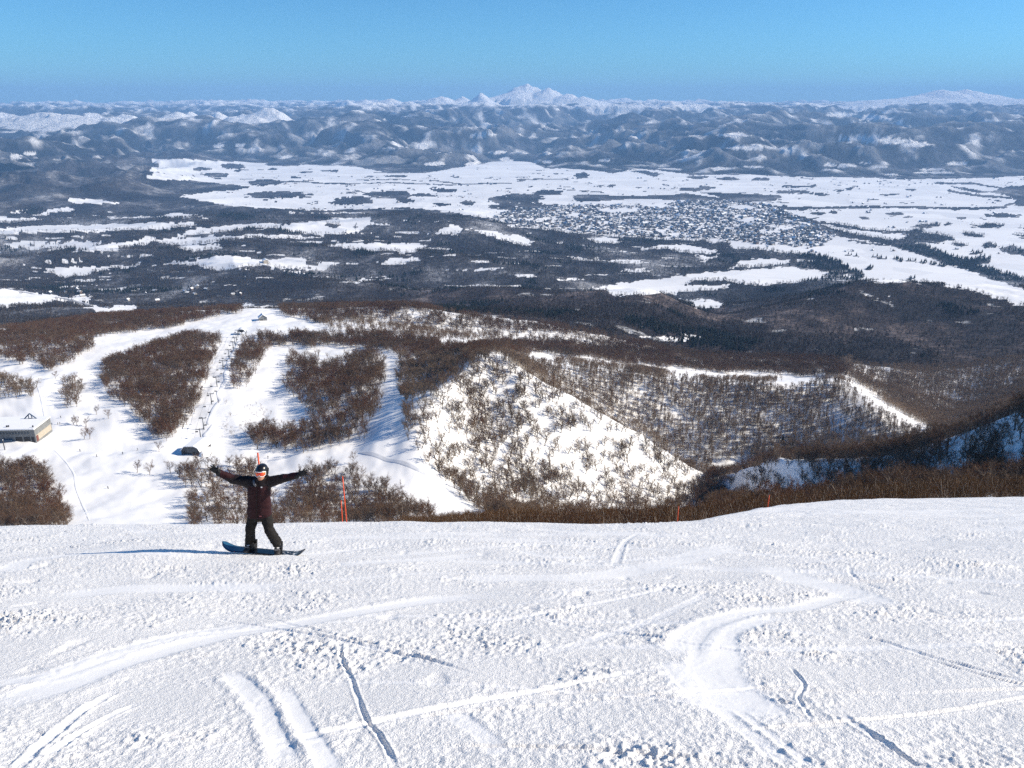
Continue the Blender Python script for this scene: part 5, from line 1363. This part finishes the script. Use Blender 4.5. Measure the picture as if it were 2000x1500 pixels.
def rider():
    bx, by = near_pt(512, 1083)
    zg = float(near_base(np.array([bx]), np.array([by]))[0]) + .02
    O = Vector((bx, by, zg)); SCL = by / 12.0; print('rider', O, SCL)
    # -------- board: a thing of its own, heel edge lifted, toe edge in the snow
    bd = empty('snowboard', O + Vector((.03, 0, .03)), 0, 'black and blue snowboard under the feet of the person in maroon', 'snowboard'); bd.scale = (SCL,) * 3
    tilt = radians(-9)         # falls away from the camera less steeply than the slope
    n, hw, L = 44, .128, .725
    top, bot = [], []
    for i in range(n + 1):
        q = -1 + 2 * i / n; x = q * L
        end = max(0, (abs(q) - .74) / .26)
        w = hw * (1 - .10 * (1 - min(1, (abs(q) / .74)) ** 2)) * (math.sqrt(max(0, 1 - end ** 2.4)) if end > 0 else 1)
        z = .115 * max(0, (abs(q) - .70) / .30) ** 1.8
        for k in range(7):
            v = -1 + 2 * k / 6
            top.append(Vector((x, v * max(w, .004), z + .012))); bot.append(Vector((x, v * max(w, .004), z)))
    Fc = []; m = 7
    for i in range(n):
        for k in range(6):
            a = i * m + k; Fc.append((a, a + m, a + m + 1, a + 1)); b_ = a + len(top); Fc.append((b_, b_ + 1, b_ + m + 1, b_ + m))
        for k in (0, 6):
            a = i * m + k; b_ = a + len(top); Fc.append((a, b_, b_ + m, a + m) if k == 0 else (a, a + m, b_ + m, b_))
    R = Matrix.Rotation(tilt, 4, 'X') @ Matrix.Rotation(radians(4.5), 4, 'Y')
    Rb = Matrix.Rotation(radians(-2), 4, 'Z') @ R
    deck = mesh_obj('deck', mesh_from('deck', [v for v in top + bot], Fc), deck_mat(), bd); deck.matrix_local = Rb
    def onboard(x, y, z): return Rb @ Vector((x, y, z))
    for sx, yaw in ((-.245, -12), (.255, 12)):
        bm = bmesh.new(); box(bm, (0, 0, .022), (.105, .23, .02)); box(bm, (0, .13, .09), (.12, .035, .15)); box(bm, (0, -.03, .135), (.125, .05, .025)); box(bm, (.058, .04, .07), (.012, .18, .09)); box(bm, (-.058, .04, .07), (.012, .18, .09))
        b_ = bm_obj('binding', bm, M_BLACK, bd); b_.matrix_local = Rb @ Matrix.Translation((sx, 0, .0)) @ Matrix.Rotation(radians(yaw), 4, 'Z')
    # -------- person. local axes: x to the right of the picture, y away from the camera, z up
    def P(x, z, y=0.0): return Vector((x, y, z))
    fl = onboard(-.245, 0, .03) + Vector((.03, 0, .03)); fr = onboard(.255, 0, .03) + Vector((.03, 0, .03))
    aL, aR = fl + Vector((.01, .04, .13)), fr + Vector((-.005, .04, .13))
    kL, kR = P(-.172, .50, -.035), P(.150, .485, -.04)
    hL, hR = P(-.115, .83, .03), P(.055, .83, .03)
    sL, sR = P(-.205, 1.365, .02), P(.150, 1.365, .02)
    eL, wL, tL = P(-.48, 1.42, .01), P(-.70, 1.555, -.02), P(-.845, 1.69, -.05)
    eR, wR, tR = P(.40, 1.44, .01), P(.625, 1.505, -.02), P(.795, 1.60, -.05)
    hc = P(.012, 1.555, -.02)
    root = O.copy()
    # body, one continuous skin (most of it under clothes)
    V, Fc = [], []
    loft(V, Fc, [P(-.03, .72), P(-.03, .85), P(-.03, 1.0), P(-.03, 1.15), P(-.03, 1.30, .01), P(-.028, 1.38, .015), P(-.01, 1.43, .01)], [.09, .105, .09, .10, .105, .085, .055], [.13, .145, .13, .145, .165, .13, .06], 18)
    loft(V, Fc, [P(-.02, 1.38, .012), P(.0, 1.44, .0), P(.01, 1.49, -.01)], [.055, .05, .055], [.055, .052, .056], 14)
    loft(V, Fc, [hc + Vector((0, -.012, -.125)), hc + Vector((0, -.02, -.10)), hc + Vector((0, -.012, -.05)), hc + Vector((0, 0, .0)), hc + Vector((0, .006, .06)), hc + Vector((0, .008, .10)), hc + Vector((0, .008, .122))], [.030, .072, .093, .101, .098, .070, .02], [.030, .050, .064, .073, .074, .055, .02], 20)
    loft(V, Fc, [hc + Vector((0, -.09, .02)), hc + Vector((0, -.108, -.025)), hc + Vector((0, -.118, -.045)), hc + Vector((0, -.098, -.056))], [.008, .014, .018, .008], [.010, .014, .019, .014], 10)
    for s, a, b_, c in ((1, sL, eL, wL), (1, sR, eR, wR)):
        loft(V, Fc, [a, a.lerp(b_, .5), b_, b_.lerp(c, .3), c], [.055, .05, .042, .042, .03], [.055, .05, .042, .042, .03], 12)
    for a, b_, c in ((hL, kL, aL), (hR, kR, aR)):
        loft(V, Fc, [a, a.lerp(b_, .5), b_, b_.lerp(c, .35), c], [.085, .075, .058, .06, .042], [.085, .075, .058, .058, .042], 12)
    body = mesh_obj('person', fuse('person', V, Fc, .008, 3), M_SKIN); body.location = root; body.scale = (SCL,) * 3
    tag(body, 'person in a maroon jacket and black helmet standing on a snowboard with arms spread wide', 'person')
    def part(name, me, mat, parent=None): return mesh_obj(name, me, mat, parent or body)
    # lips
    V, Fc = [], []; loft(V, Fc, [hc + Vector((-.026, -.090, -.078)), hc + Vector((0, -.101, -.076)), hc + Vector((.026, -.090, -.078))], [.004, .008, .004], [.004, .008, .004], 8, Vector((0, 0, 1)))
    part('lips', mesh_from('lips', V, Fc), M_LIPS)
    # jacket
    def wr(co):
        q = pnoise(co[:, 0] * 9 + co[:, 2] * 5, co[:, 2] * 13 - co[:, 0] * 4 + co[:, 1] * 6, 801); q2 = pnoise(co[:, 0] * 26, co[:, 2] * 20 + co[:, 1] * 18, 803)
        return .009 * q - .010 * np.abs(q2) * .5
    V, Fc = [], []
    loft(V, Fc, [P(-.028, .735, .005), P(-.03, .78, .005), P(-.03, .92), P(-.03, 1.08), P(-.03, 1.22), P(-.03, 1.33, .01), P(-.028, 1.40, .015), P(-.012, 1.455, .01), P(-.005, 1.485, .004)], [.130, .135, .13, .13, .135, .13, .105, .082, .078], [.205, .208, .200, .192, .198, .19, .15, .092, .080], 26, pw=2.3)
    for a, b_, c in ((sL, eL, wL), (sR, eR, wR)):
        inn = a + (P(-.03, 1.27, .01) - a) * .45
        loft(V, Fc, [inn, a, a.lerp(b_, .35), a.lerp(b_, .7), b_, b_.lerp(c, .3), b_.lerp(c, .7), c], [.10, .098, .085, .078, .073, .068, .060, .054], [.125, .105, .090, .082, .075, .068, .060, .054], 18)
    jme = fuse('jacket', V, Fc, .010, 5, wr)
    jk = part('jacket', jme, M_JACKET); jme.materials.append(M_TRIM_SHADE)
    # shading of chest top and upper sleeves, painted with a darker shell
    mi = np.zeros(len(jme.polygons), np.int32)
    for f in jme.polygons:
        c = f.center; ax = abs(c.x + .03)
        painted_shade = (c.z > 1.335 - .10 * max(0, ax - .10) and c.z < 1.47) or (ax > .165 and ax < .40 and c.z > 1.24)
        mi[f.index] = 1 if painted_shade else 0
    jme.polygons.foreach_set('material_index', mi)
    # front zip, chest badge, hem badge, pockets
    bm = bmesh.new()
    for k in range(16):
        z = .77 + k * .042; yy = -.142 + (.03 * max(0, (z - 1.30) / .14) if z > 1.3 else 0); box(bm, (-.03 + .0, yy, z), (.012, .01, .036))
    bm_obj('zip', bm, M_TRIM_SHADE, jk)
    bm = bmesh.new(); box(bm, (.045, -.128, 1.335), (.022, .008, .016)); bm_obj('chest_badge', bm, M_WHITE, jk)
    bm = bmesh.new(); box(bm, (.03, -.136, .80), (.034, .008, .010)); bm_obj('hem_badge', bm, simple_mat('dull_badge', (.30, .10, .12), .6), jk)
    V, Fc = [], []; loft(V, Fc, [P(-.115, 1.425, -.05), P(-.075, 1.375, -.105), P(-.045, 1.352, -.125)], [.010, .013, .009], [.026, .022, .012], 10); part('scarf_end', mesh_from('scarf_end', V, Fc), M_GREYF)
    V, Fc = [], []; loft(V, Fc, [P(-.006, 1.395, .0), P(.0, 1.44, -.006), P(.004, 1.475, -.01)], [.098, .094, .090], [.104, .096, .088], 22); part('neck_warmer', fuse('neck_warmer', V, Fc, .009, 3), M_TRIM_SHADE)
    V, Fc = [], []; loft(V, Fc, [P(-.10, 1.40, .07), P(.0, 1.42, .11), P(.10, 1.40, .07)], [.05, .06, .05], [.05, .055, .05], 14, Vector((0, 0, 1))); part('hood', fuse('hood', V, Fc, .01, 4), M_TRIM_SHADE)
    # trousers
    def wr2(co):
        q = pnoise(co[:, 0] * 10, co[:, 2] * 16 + co[:, 0] * 9, 811); q2 = pnoise(co[:, 0] * 20 + co[:, 1] * 15, co[:, 2] * 34, 813)
        low = np.clip((.45 - co[:, 2]) / .3, 0, 1)
        return .009 * q + (.004 + .010 * low) * q2
    V, Fc = [], []
    loft(V, Fc, [P(-.03, .88), P(-.03, .80), P(-.03, .72, .0), P(-.03, .66, .0)], [.115, .125, .12, .085], [.17, .178, .165, .10], 20)
    for a, b_, c in ((hL, kL, aL), (hR, kR, aR)):
        top_ = a + Vector((0, 0, -.03))
        low = c + (b_ - c) * .04
        loft(V, Fc, [top_, a.lerp(b_, .35), a.lerp(b_, .7), b_, b_.lerp(c, .25), b_.lerp(c, .55), b_.lerp(c, .85), low], [.112, .108, .098, .090, .090, .090, .094, .098], [.098, .096, .089, .083, .080, .080, .082, .086], 18)
    part('trousers', fuse('trousers', V, Fc, .010, 4, wr2), M_PANTS)
    # boots
    for foot, ank, yaw in ((fl, aL, -10), (fr, aR, 10)):
        V, Fc = [], []; q = Matrix.Rotation(radians(yaw), 3, 'Z'); B = lambda x, y, z: foot + q @ Vector((x, y, z))
        loft(V, Fc, [B(0, .10, .045), B(0, .03, .05), B(0, -.08, .045), B(0, -.145, .035), B(0, -.165, .03)], [.045, .05, .042, .032, .012], [.048, .052, .053, .045, .018], 14, Vector((0, 0, 1)))
        loft(V, Fc, [B(0, .04, .03), B(0, .045, .11), B(0, .05, .20)], [.07, .066, .068], [.054, .055, .06], 14)
        bt = part('boot', fuse('boot', V, Fc, .008, 3), M_BOOT)
        bm = bmesh.new()
        for k, (yy, zz) in enumerate(((-.09, .088), (-.035, .10))): box(bm, B(0, yy, zz), (.085, .022, .012), radians(yaw))
        bm_obj('strap', bm, M_GREYF, bt)
        bm = bmesh.new(); box(bm, B(.012, -.055, .105), (.035, .03, .010), radians(yaw)); bm_obj('buckle', bm, M_WHITE, bt)
    # gloves with five fingers, spread
    for wst, tip, side in ((wL, tL, -1), (wR, tR, 1)):
        V, Fc = [], []
        d = (tip - wst).normalized(); up = Vector((0, 0, 1)) - d * d.z; up.normalize(); nrm = d.cross(up)
        pc = wst + d * .085
        loft(V, Fc, [wst - d * .045, wst, wst + d * .035], [.060, .056, .044], [.060, .056, .046], 14, up)
        loft(V, Fc, [wst + d * .02, wst + d * .06, wst + d * .105, wst + d * .125], [.038, .050, .050, .040], [.026, .028, .024, .018], 14, up)
        fins = ((.038, 20, .070, .0125), (.014, 7, .082, .0135), (-.011, -5, .078, .013), (-.034, -18, .062, .0115))
        for off, ang, ln, rr in fins:
            b0 = wst + d * .108 + up * off
            dd = (d * cos(radians(ang)) + up * sin(radians(ang))).normalized()
            f = Vector((0, -1, 0))
            loft(V, Fc, [b0 - dd * .02, b0 + dd * ln * .4, b0 + dd * ln * .72 + f * .004, b0 + dd * ln + f * .014], [rr, rr, rr * .92, rr * .7], [rr, rr, rr * .92, rr * .7], 10, up)
        b0 = wst + d * .045 + up * .034 + Vector((0, -.008, 0)); dd = (d * .55 + up * .75 + Vector((0, -.25, 0))).normalized()
        loft(V, Fc, [b0 - dd * .02, b0 + dd * .035, b0 + dd * .075], [.016, .0155, .011], [.016, .0155, .011], 10, d)
        g = part('glove', fuse('glove', V, Fc, .005, 2), M_GLOVE)
        bm = bmesh.new(); c = wst + d * .03 - up * .03 + Vector((0, -.045, 0)); box(bm, c, (.018, .012, .016)); bm_obj('cuff_badge', bm, M_WHITE, g)
    # helmet
    V, Fc = [], []
    h0 = hc + Vector((0, .012, .03))
    rings = []
    for i in range(9):
        t = i / 8 * pi / 2; rings.append((h0 + Vector((0, 0, -.01 + .125 * sin(t))), .128 * cos(t) ** .8 + .001, .104 * cos(t) ** .8 + .001))
    loft(V, Fc, [r[0] for r in rings], [r[1] for r in rings], [r[2] for r in rings], 26)
    hm = mesh_from('helmet', V, Fc)
    he = part('helmet', hm, M_HELMET)
    for s in (-1, 1):
        bm = bmesh.new(); vs = bmesh.ops.create_uvsphere(bm, u_segments=14, v_segments=10, radius=1.0)['verts']
        bmesh.ops.transform(bm, matrix=Matrix.Translation(h0 + Vector((s * .086, .012, -.05))) @ Matrix.Diagonal((.022, .055, .062, 1)), verts=vs)
        bm_obj('ear_pad', bm, M_GLOVE, he, True)
    bm = bmesh.new(); box(bm, h0 + Vector((.052, -.098, .035)), (.030, .02, .008), .45); bm_obj('front_mark', bm, M_WHITE, he)
    # goggles: lens and white frame bent round the face
    gz = hc.z + .018
    def arc(xq, z, out=0.0):
        a = xq * radians(62); return Vector((hc.x + (.088 + out) * sin(a), hc.y - (.112 + out) * cos(a) + .0, z))
    def outline(q, k=1.0):
        """upper and lower edge of the goggles across the face"""
        up_ = .038 - .010 * abs(q) ** 4
        nose = .028 * math.exp(-(q / .20) ** 2)
        lo_ = -.040 + nose + .014 * abs(q) ** 4
        return up_ * k, lo_ * k
    n = 28; V = []; Fc = []
    for i in range(n + 1):
        q = -1 + 2 * i / n; u_, l_ = outline(q)
        V += [arc(q, gz + l_, .008), arc(q, gz + (u_ + l_) / 2, .014), arc(q, gz + u_, .008), arc(q, gz + u_, -.02), arc(q, gz + l_, -.02)]
    for i in range(n):
        for k in range(5):
            a = i * 5 + k; b_ = i * 5 + (k + 1) % 5; Fc.append((a, a + 5, b_ + 5, b_))
    Fc.append((0, 1, 2, 3, 4)); e_ = n * 5; Fc.append((e_ + 4, e_ + 3, e_ + 2, e_ + 1, e_))
    gg = empty('goggles', (0, 0, 0)); gg.parent = body
    part('lens', mesh_from('lens', V, Fc), M_LENS, gg)
    ring = []
    for i in range(n + 1): q = -1 + 2 * i / n; ring.append(arc(q, gz + outline(q)[0] + .004, .010))
    for i in range(n, -1, -1): q = -1 + 2 * i / n; ring.append(arc(q, gz + outline(q)[1] - .005, .010))
    ring.append(ring[0]); V, Fc = [], []; tube(V, Fc, ring, [.0058] * len(ring), 8)
    part('frame', mesh_from('frame', V, Fc), M_WHITE, gg)
    V, Fc = [], []; sp_ = [h0 + Vector((.112 * sin(a), -.132 * cos(a) + .004, -.008 + .01 * (1 - cos(a)) * .4)) for a in np.linspace(radians(58), radians(302), 26)]
    loft(V, Fc, sp_, [.018] * 26, [.004] * 26, 8, Vector((0, 0, 1))); part('strap', mesh_from('strap', V, Fc), M_GLOVE, gg)
    # he leans a little to the right of the picture: every piece follows the hips
    def lean(o):
        for c in o.children: lean(c)
        if o.type == 'MESH':
            n_ = len(o.data.vertices); co = np.empty(n_ * 3, np.float32); o.data.vertices.foreach_get('co', co); co = co.reshape(-1, 3)
            co[:, 0] += .105 * np.clip(co[:, 2] - .16, 0, 3); o.data.vertices.foreach_set('co', co.ravel()); o.data.update()
    bpy.context.view_layer.update(); lean(body)
rider()

# ------------------------------------------------------------------ skiers far down on the pistes
def skier_parts(seed):
    rs = random.Random(seed); V, Fc = [], []
    loft(V, Fc, [(0, 0, .80), (0, -.03, 1.0), (0, -.08, 1.25), (0, -.12, 1.42)], [.15, .15, .16, .10], [.19, .18, .22, .12], 10)
    loft(V, Fc, [(0, -.14, 1.42), (0, -.17, 1.50), (0, -.19, 1.60), (0, -.19, 1.74)], [.06, .09, .12, .05], [.06, .09, .115, .05], 10)
    for s in (-1, 1):
        loft(V, Fc, [(s * .10, 0, .85), (s * .13, -.12, .48), (s * .15, .02, .06)], [.12, .095, .075], [.12, .095, .075], 8)
        loft(V, Fc, [(s * .22, -.10, 1.34), (s * .34, -.16, 1.08), (s * .30, -.40, 1.00)], [.085, .07, .055], [.085, .07, .055], 8)
        loft(V, Fc, [(s * .15, -.18, .05), (s * .15, .12, .06)], [.06, .07], [.06, .07], 8)
    body = fuse('skier_body', V, Fc, .03, 2)
    bm = bmesh.new(); box(bm, (0, 0, .03), (.10, 1.7, .03)); bmesh.ops.translate(bm, verts=[v for v in bm.verts if v.co.y < 0], vec=(0, 0, .0)); ski = bpy.data.meshes.new('ski'); bm.to_mesh(ski); bm.free()
    return body, ski
def skiers():
    body, ski = skier_parts(1)
    mats = [cloth_mat('dark_skiwear', (.02, .022, .03), .7, 4), cloth_mat('navy_skiwear', (.03, .05, .12), .7, 4), cloth_mat('red_skiwear', (.20, .03, .03), .7, 4)]
    bodies = []
    for m in mats:
        b = body.copy(); b.materials.clear(); b.materials.append(m); bodies.append(b)
    ski.materials.append(M_BLACK)
    spots = [(211,955,0,'skier nearest the viewer on the lower left piste'),(156,877,0,'skier on the piste just left of another, below the lodge'),(188,892,0,'skier lower and right of another, below the lodge'),(240,887,0,'skier left of the lift station shadow'),(268,878,0,'skier in the tree shadow left of the lift station'),
      (102,828,1,'leftmost person standing beside the lodge'),(112,831,0,'middle person standing beside the lodge'),(117.5,831.5,0,'person at the right end of the group beside the lodge'),(119,822,0,'person standing apart above the group beside the lodge'),
      (425,898,1,'skier right of the snow mound by the lift station'),(524,893,0,'skier on the track above the person in maroon'),(426,1005,0,'upper skier below the outstretched left arm'),(433,1011,0,'lower skier below the outstretched left arm'),
      (494,629,0,'left person standing in front of the gabled hut'),(498,630,0,'right person standing in front of the gabled hut'),(508,630,1,'person standing at the doorway of the gabled hut'),(542,713,0,'skier alone on the snowfield beside the tree shadows'),(519,697,0,'skier higher up on the snowfield'),(88,817,2,'person standing at the corner of the lodge')]
    for k, (a, b, c, lab) in enumerate(spots):
        p = land_at(a, b, 300, 1300)
        e = empty('person', p, k * 1.3, lab + (' in dark clothes' if c == 0 else (' in navy clothes' if c == 1 else ' in red clothes')), 'person', 'skiers on the far pistes'); e.scale = (1.1, 1.1, 1.1)
        o = bpy.data.objects.new('body', bodies[c]); link(o); o.parent = e
        if k < 5 or k in (9, 10, 16):
            for s in (-.15, .15):
                q = bpy.data.objects.new('ski', ski); link(q); q.parent = e; q.location.x = s
skiers()
# ================================================================== AIR, SKY, SUN, CAMERA
SUN_AZ = radians(85)      # clockwise from straight ahead: from the right, a touch ahead
SUN_EL = radians(31)
def build_light():
    w = bpy.data.worlds.new('World'); SC.world = w; w.use_nodes = True
    nt = w.node_tree; bg = nt.nodes['Background']
    sky = nt.nodes.new('ShaderNodeTexSky'); sky.sky_type = 'NISHITA'; sky.sun_disc = False
    sky.sun_elevation = SUN_EL; sky.sun_rotation = SUN_AZ; sky.altitude = 1000
    sky.air_density = 1.0; sky.dust_density = .3; sky.ozone_density = 3.0
    mx = mixc(nt, 1.0, sky.outputs['Color'], SKY_TINT, 'MULTIPLY')
    nt.links.new(mx, bg.inputs['Color']); bg.inputs['Strength'].default_value = SKY_STR
    l = bpy.data.lights.new('sun', 'SUN'); l.energy = SUN_STR; l.angle = radians(.5); l.color = (1.0, .89, .73)
    o = bpy.data.objects.new('sun', l); link(o)
    d = Vector((sin(SUN_AZ) * cos(SUN_EL), cos(SUN_AZ) * cos(SUN_EL), sin(SUN_EL)))
    o.rotation_euler = (-d).to_track_quat('-Z', 'Y').to_euler(); o.location = (60, -20, 40)
    # haze
    bm = bmesh.new(); bmesh.ops.create_cube(bm, size=1.0)
    lo = Vector((-52000, -300, -1100)); hi = Vector((52000, 52000, 820))
    for v in bm.verts: v.co = Vector(((lo.x if v.co.x < 0 else hi.x), (lo.y if v.co.y < 0 else hi.y), (lo.z if v.co.z < 0 else hi.z)))
    me = bpy.data.meshes.new('haze'); bm.to_mesh(me); bm.free()
    m = bpy.data.materials.new('haze_air'); m.use_nodes = True; t = m.node_tree
    t.nodes.remove(t.nodes['Principled BSDF'])
    pv = t.nodes.new('ShaderNodeVolumePrincipled'); pv.inputs['Color'].default_value = HAZE_COL
    pv.inputs['Density'].default_value = HAZE_DEN; pv.inputs['Anisotropy'].default_value = 0.0
    t.links.new(pv.outputs['Volume'], t.nodes['Material Output'].inputs['Volume'])
    h = mesh_obj('haze', me, m); tag(h, 'pale blue winter haze over the plain and the mountains', 'haze', None, 'stuff')
    h.visible_shadow = True
    cam = bpy.data.cameras.new('camera'); cam.sensor_width = 36; cam.lens = 28.0; cam.clip_start = .1; cam.clip_end = 120000
    c = bpy.data.objects.new('camera', cam); link(c); c.location = (0, 0, 0)
    c.rotation_euler = (pi / 2 - PITCH, 0, 0); SC.camera = c
    vs = SC.view_settings; vs.view_transform = 'Standard'; vs.look = 'None'; vs.gamma = 1; vs.exposure = EXPOSURE
    vs.use_curve_mapping = False
    cy = SC.cycles
    cy.max_bounces = 5; cy.diffuse_bounces = 3; cy.glossy_bounces = 2; cy.transmission_bounces = 2; cy.volume_bounces = 1; cy.transparent_max_bounces = 6
    cy.use_denoising = DENOISE
    cy.sample_clamp_indirect = 6
SKY_TINT = (.36, .765, 1.05); SKY_STR = .092; SUN_STR = 5.0; EXPOSURE = .49
HAZE_COL = (.29, .54, .91, 1); HAZE_DEN = 3.7e-5
DENOISE = False
build_light()
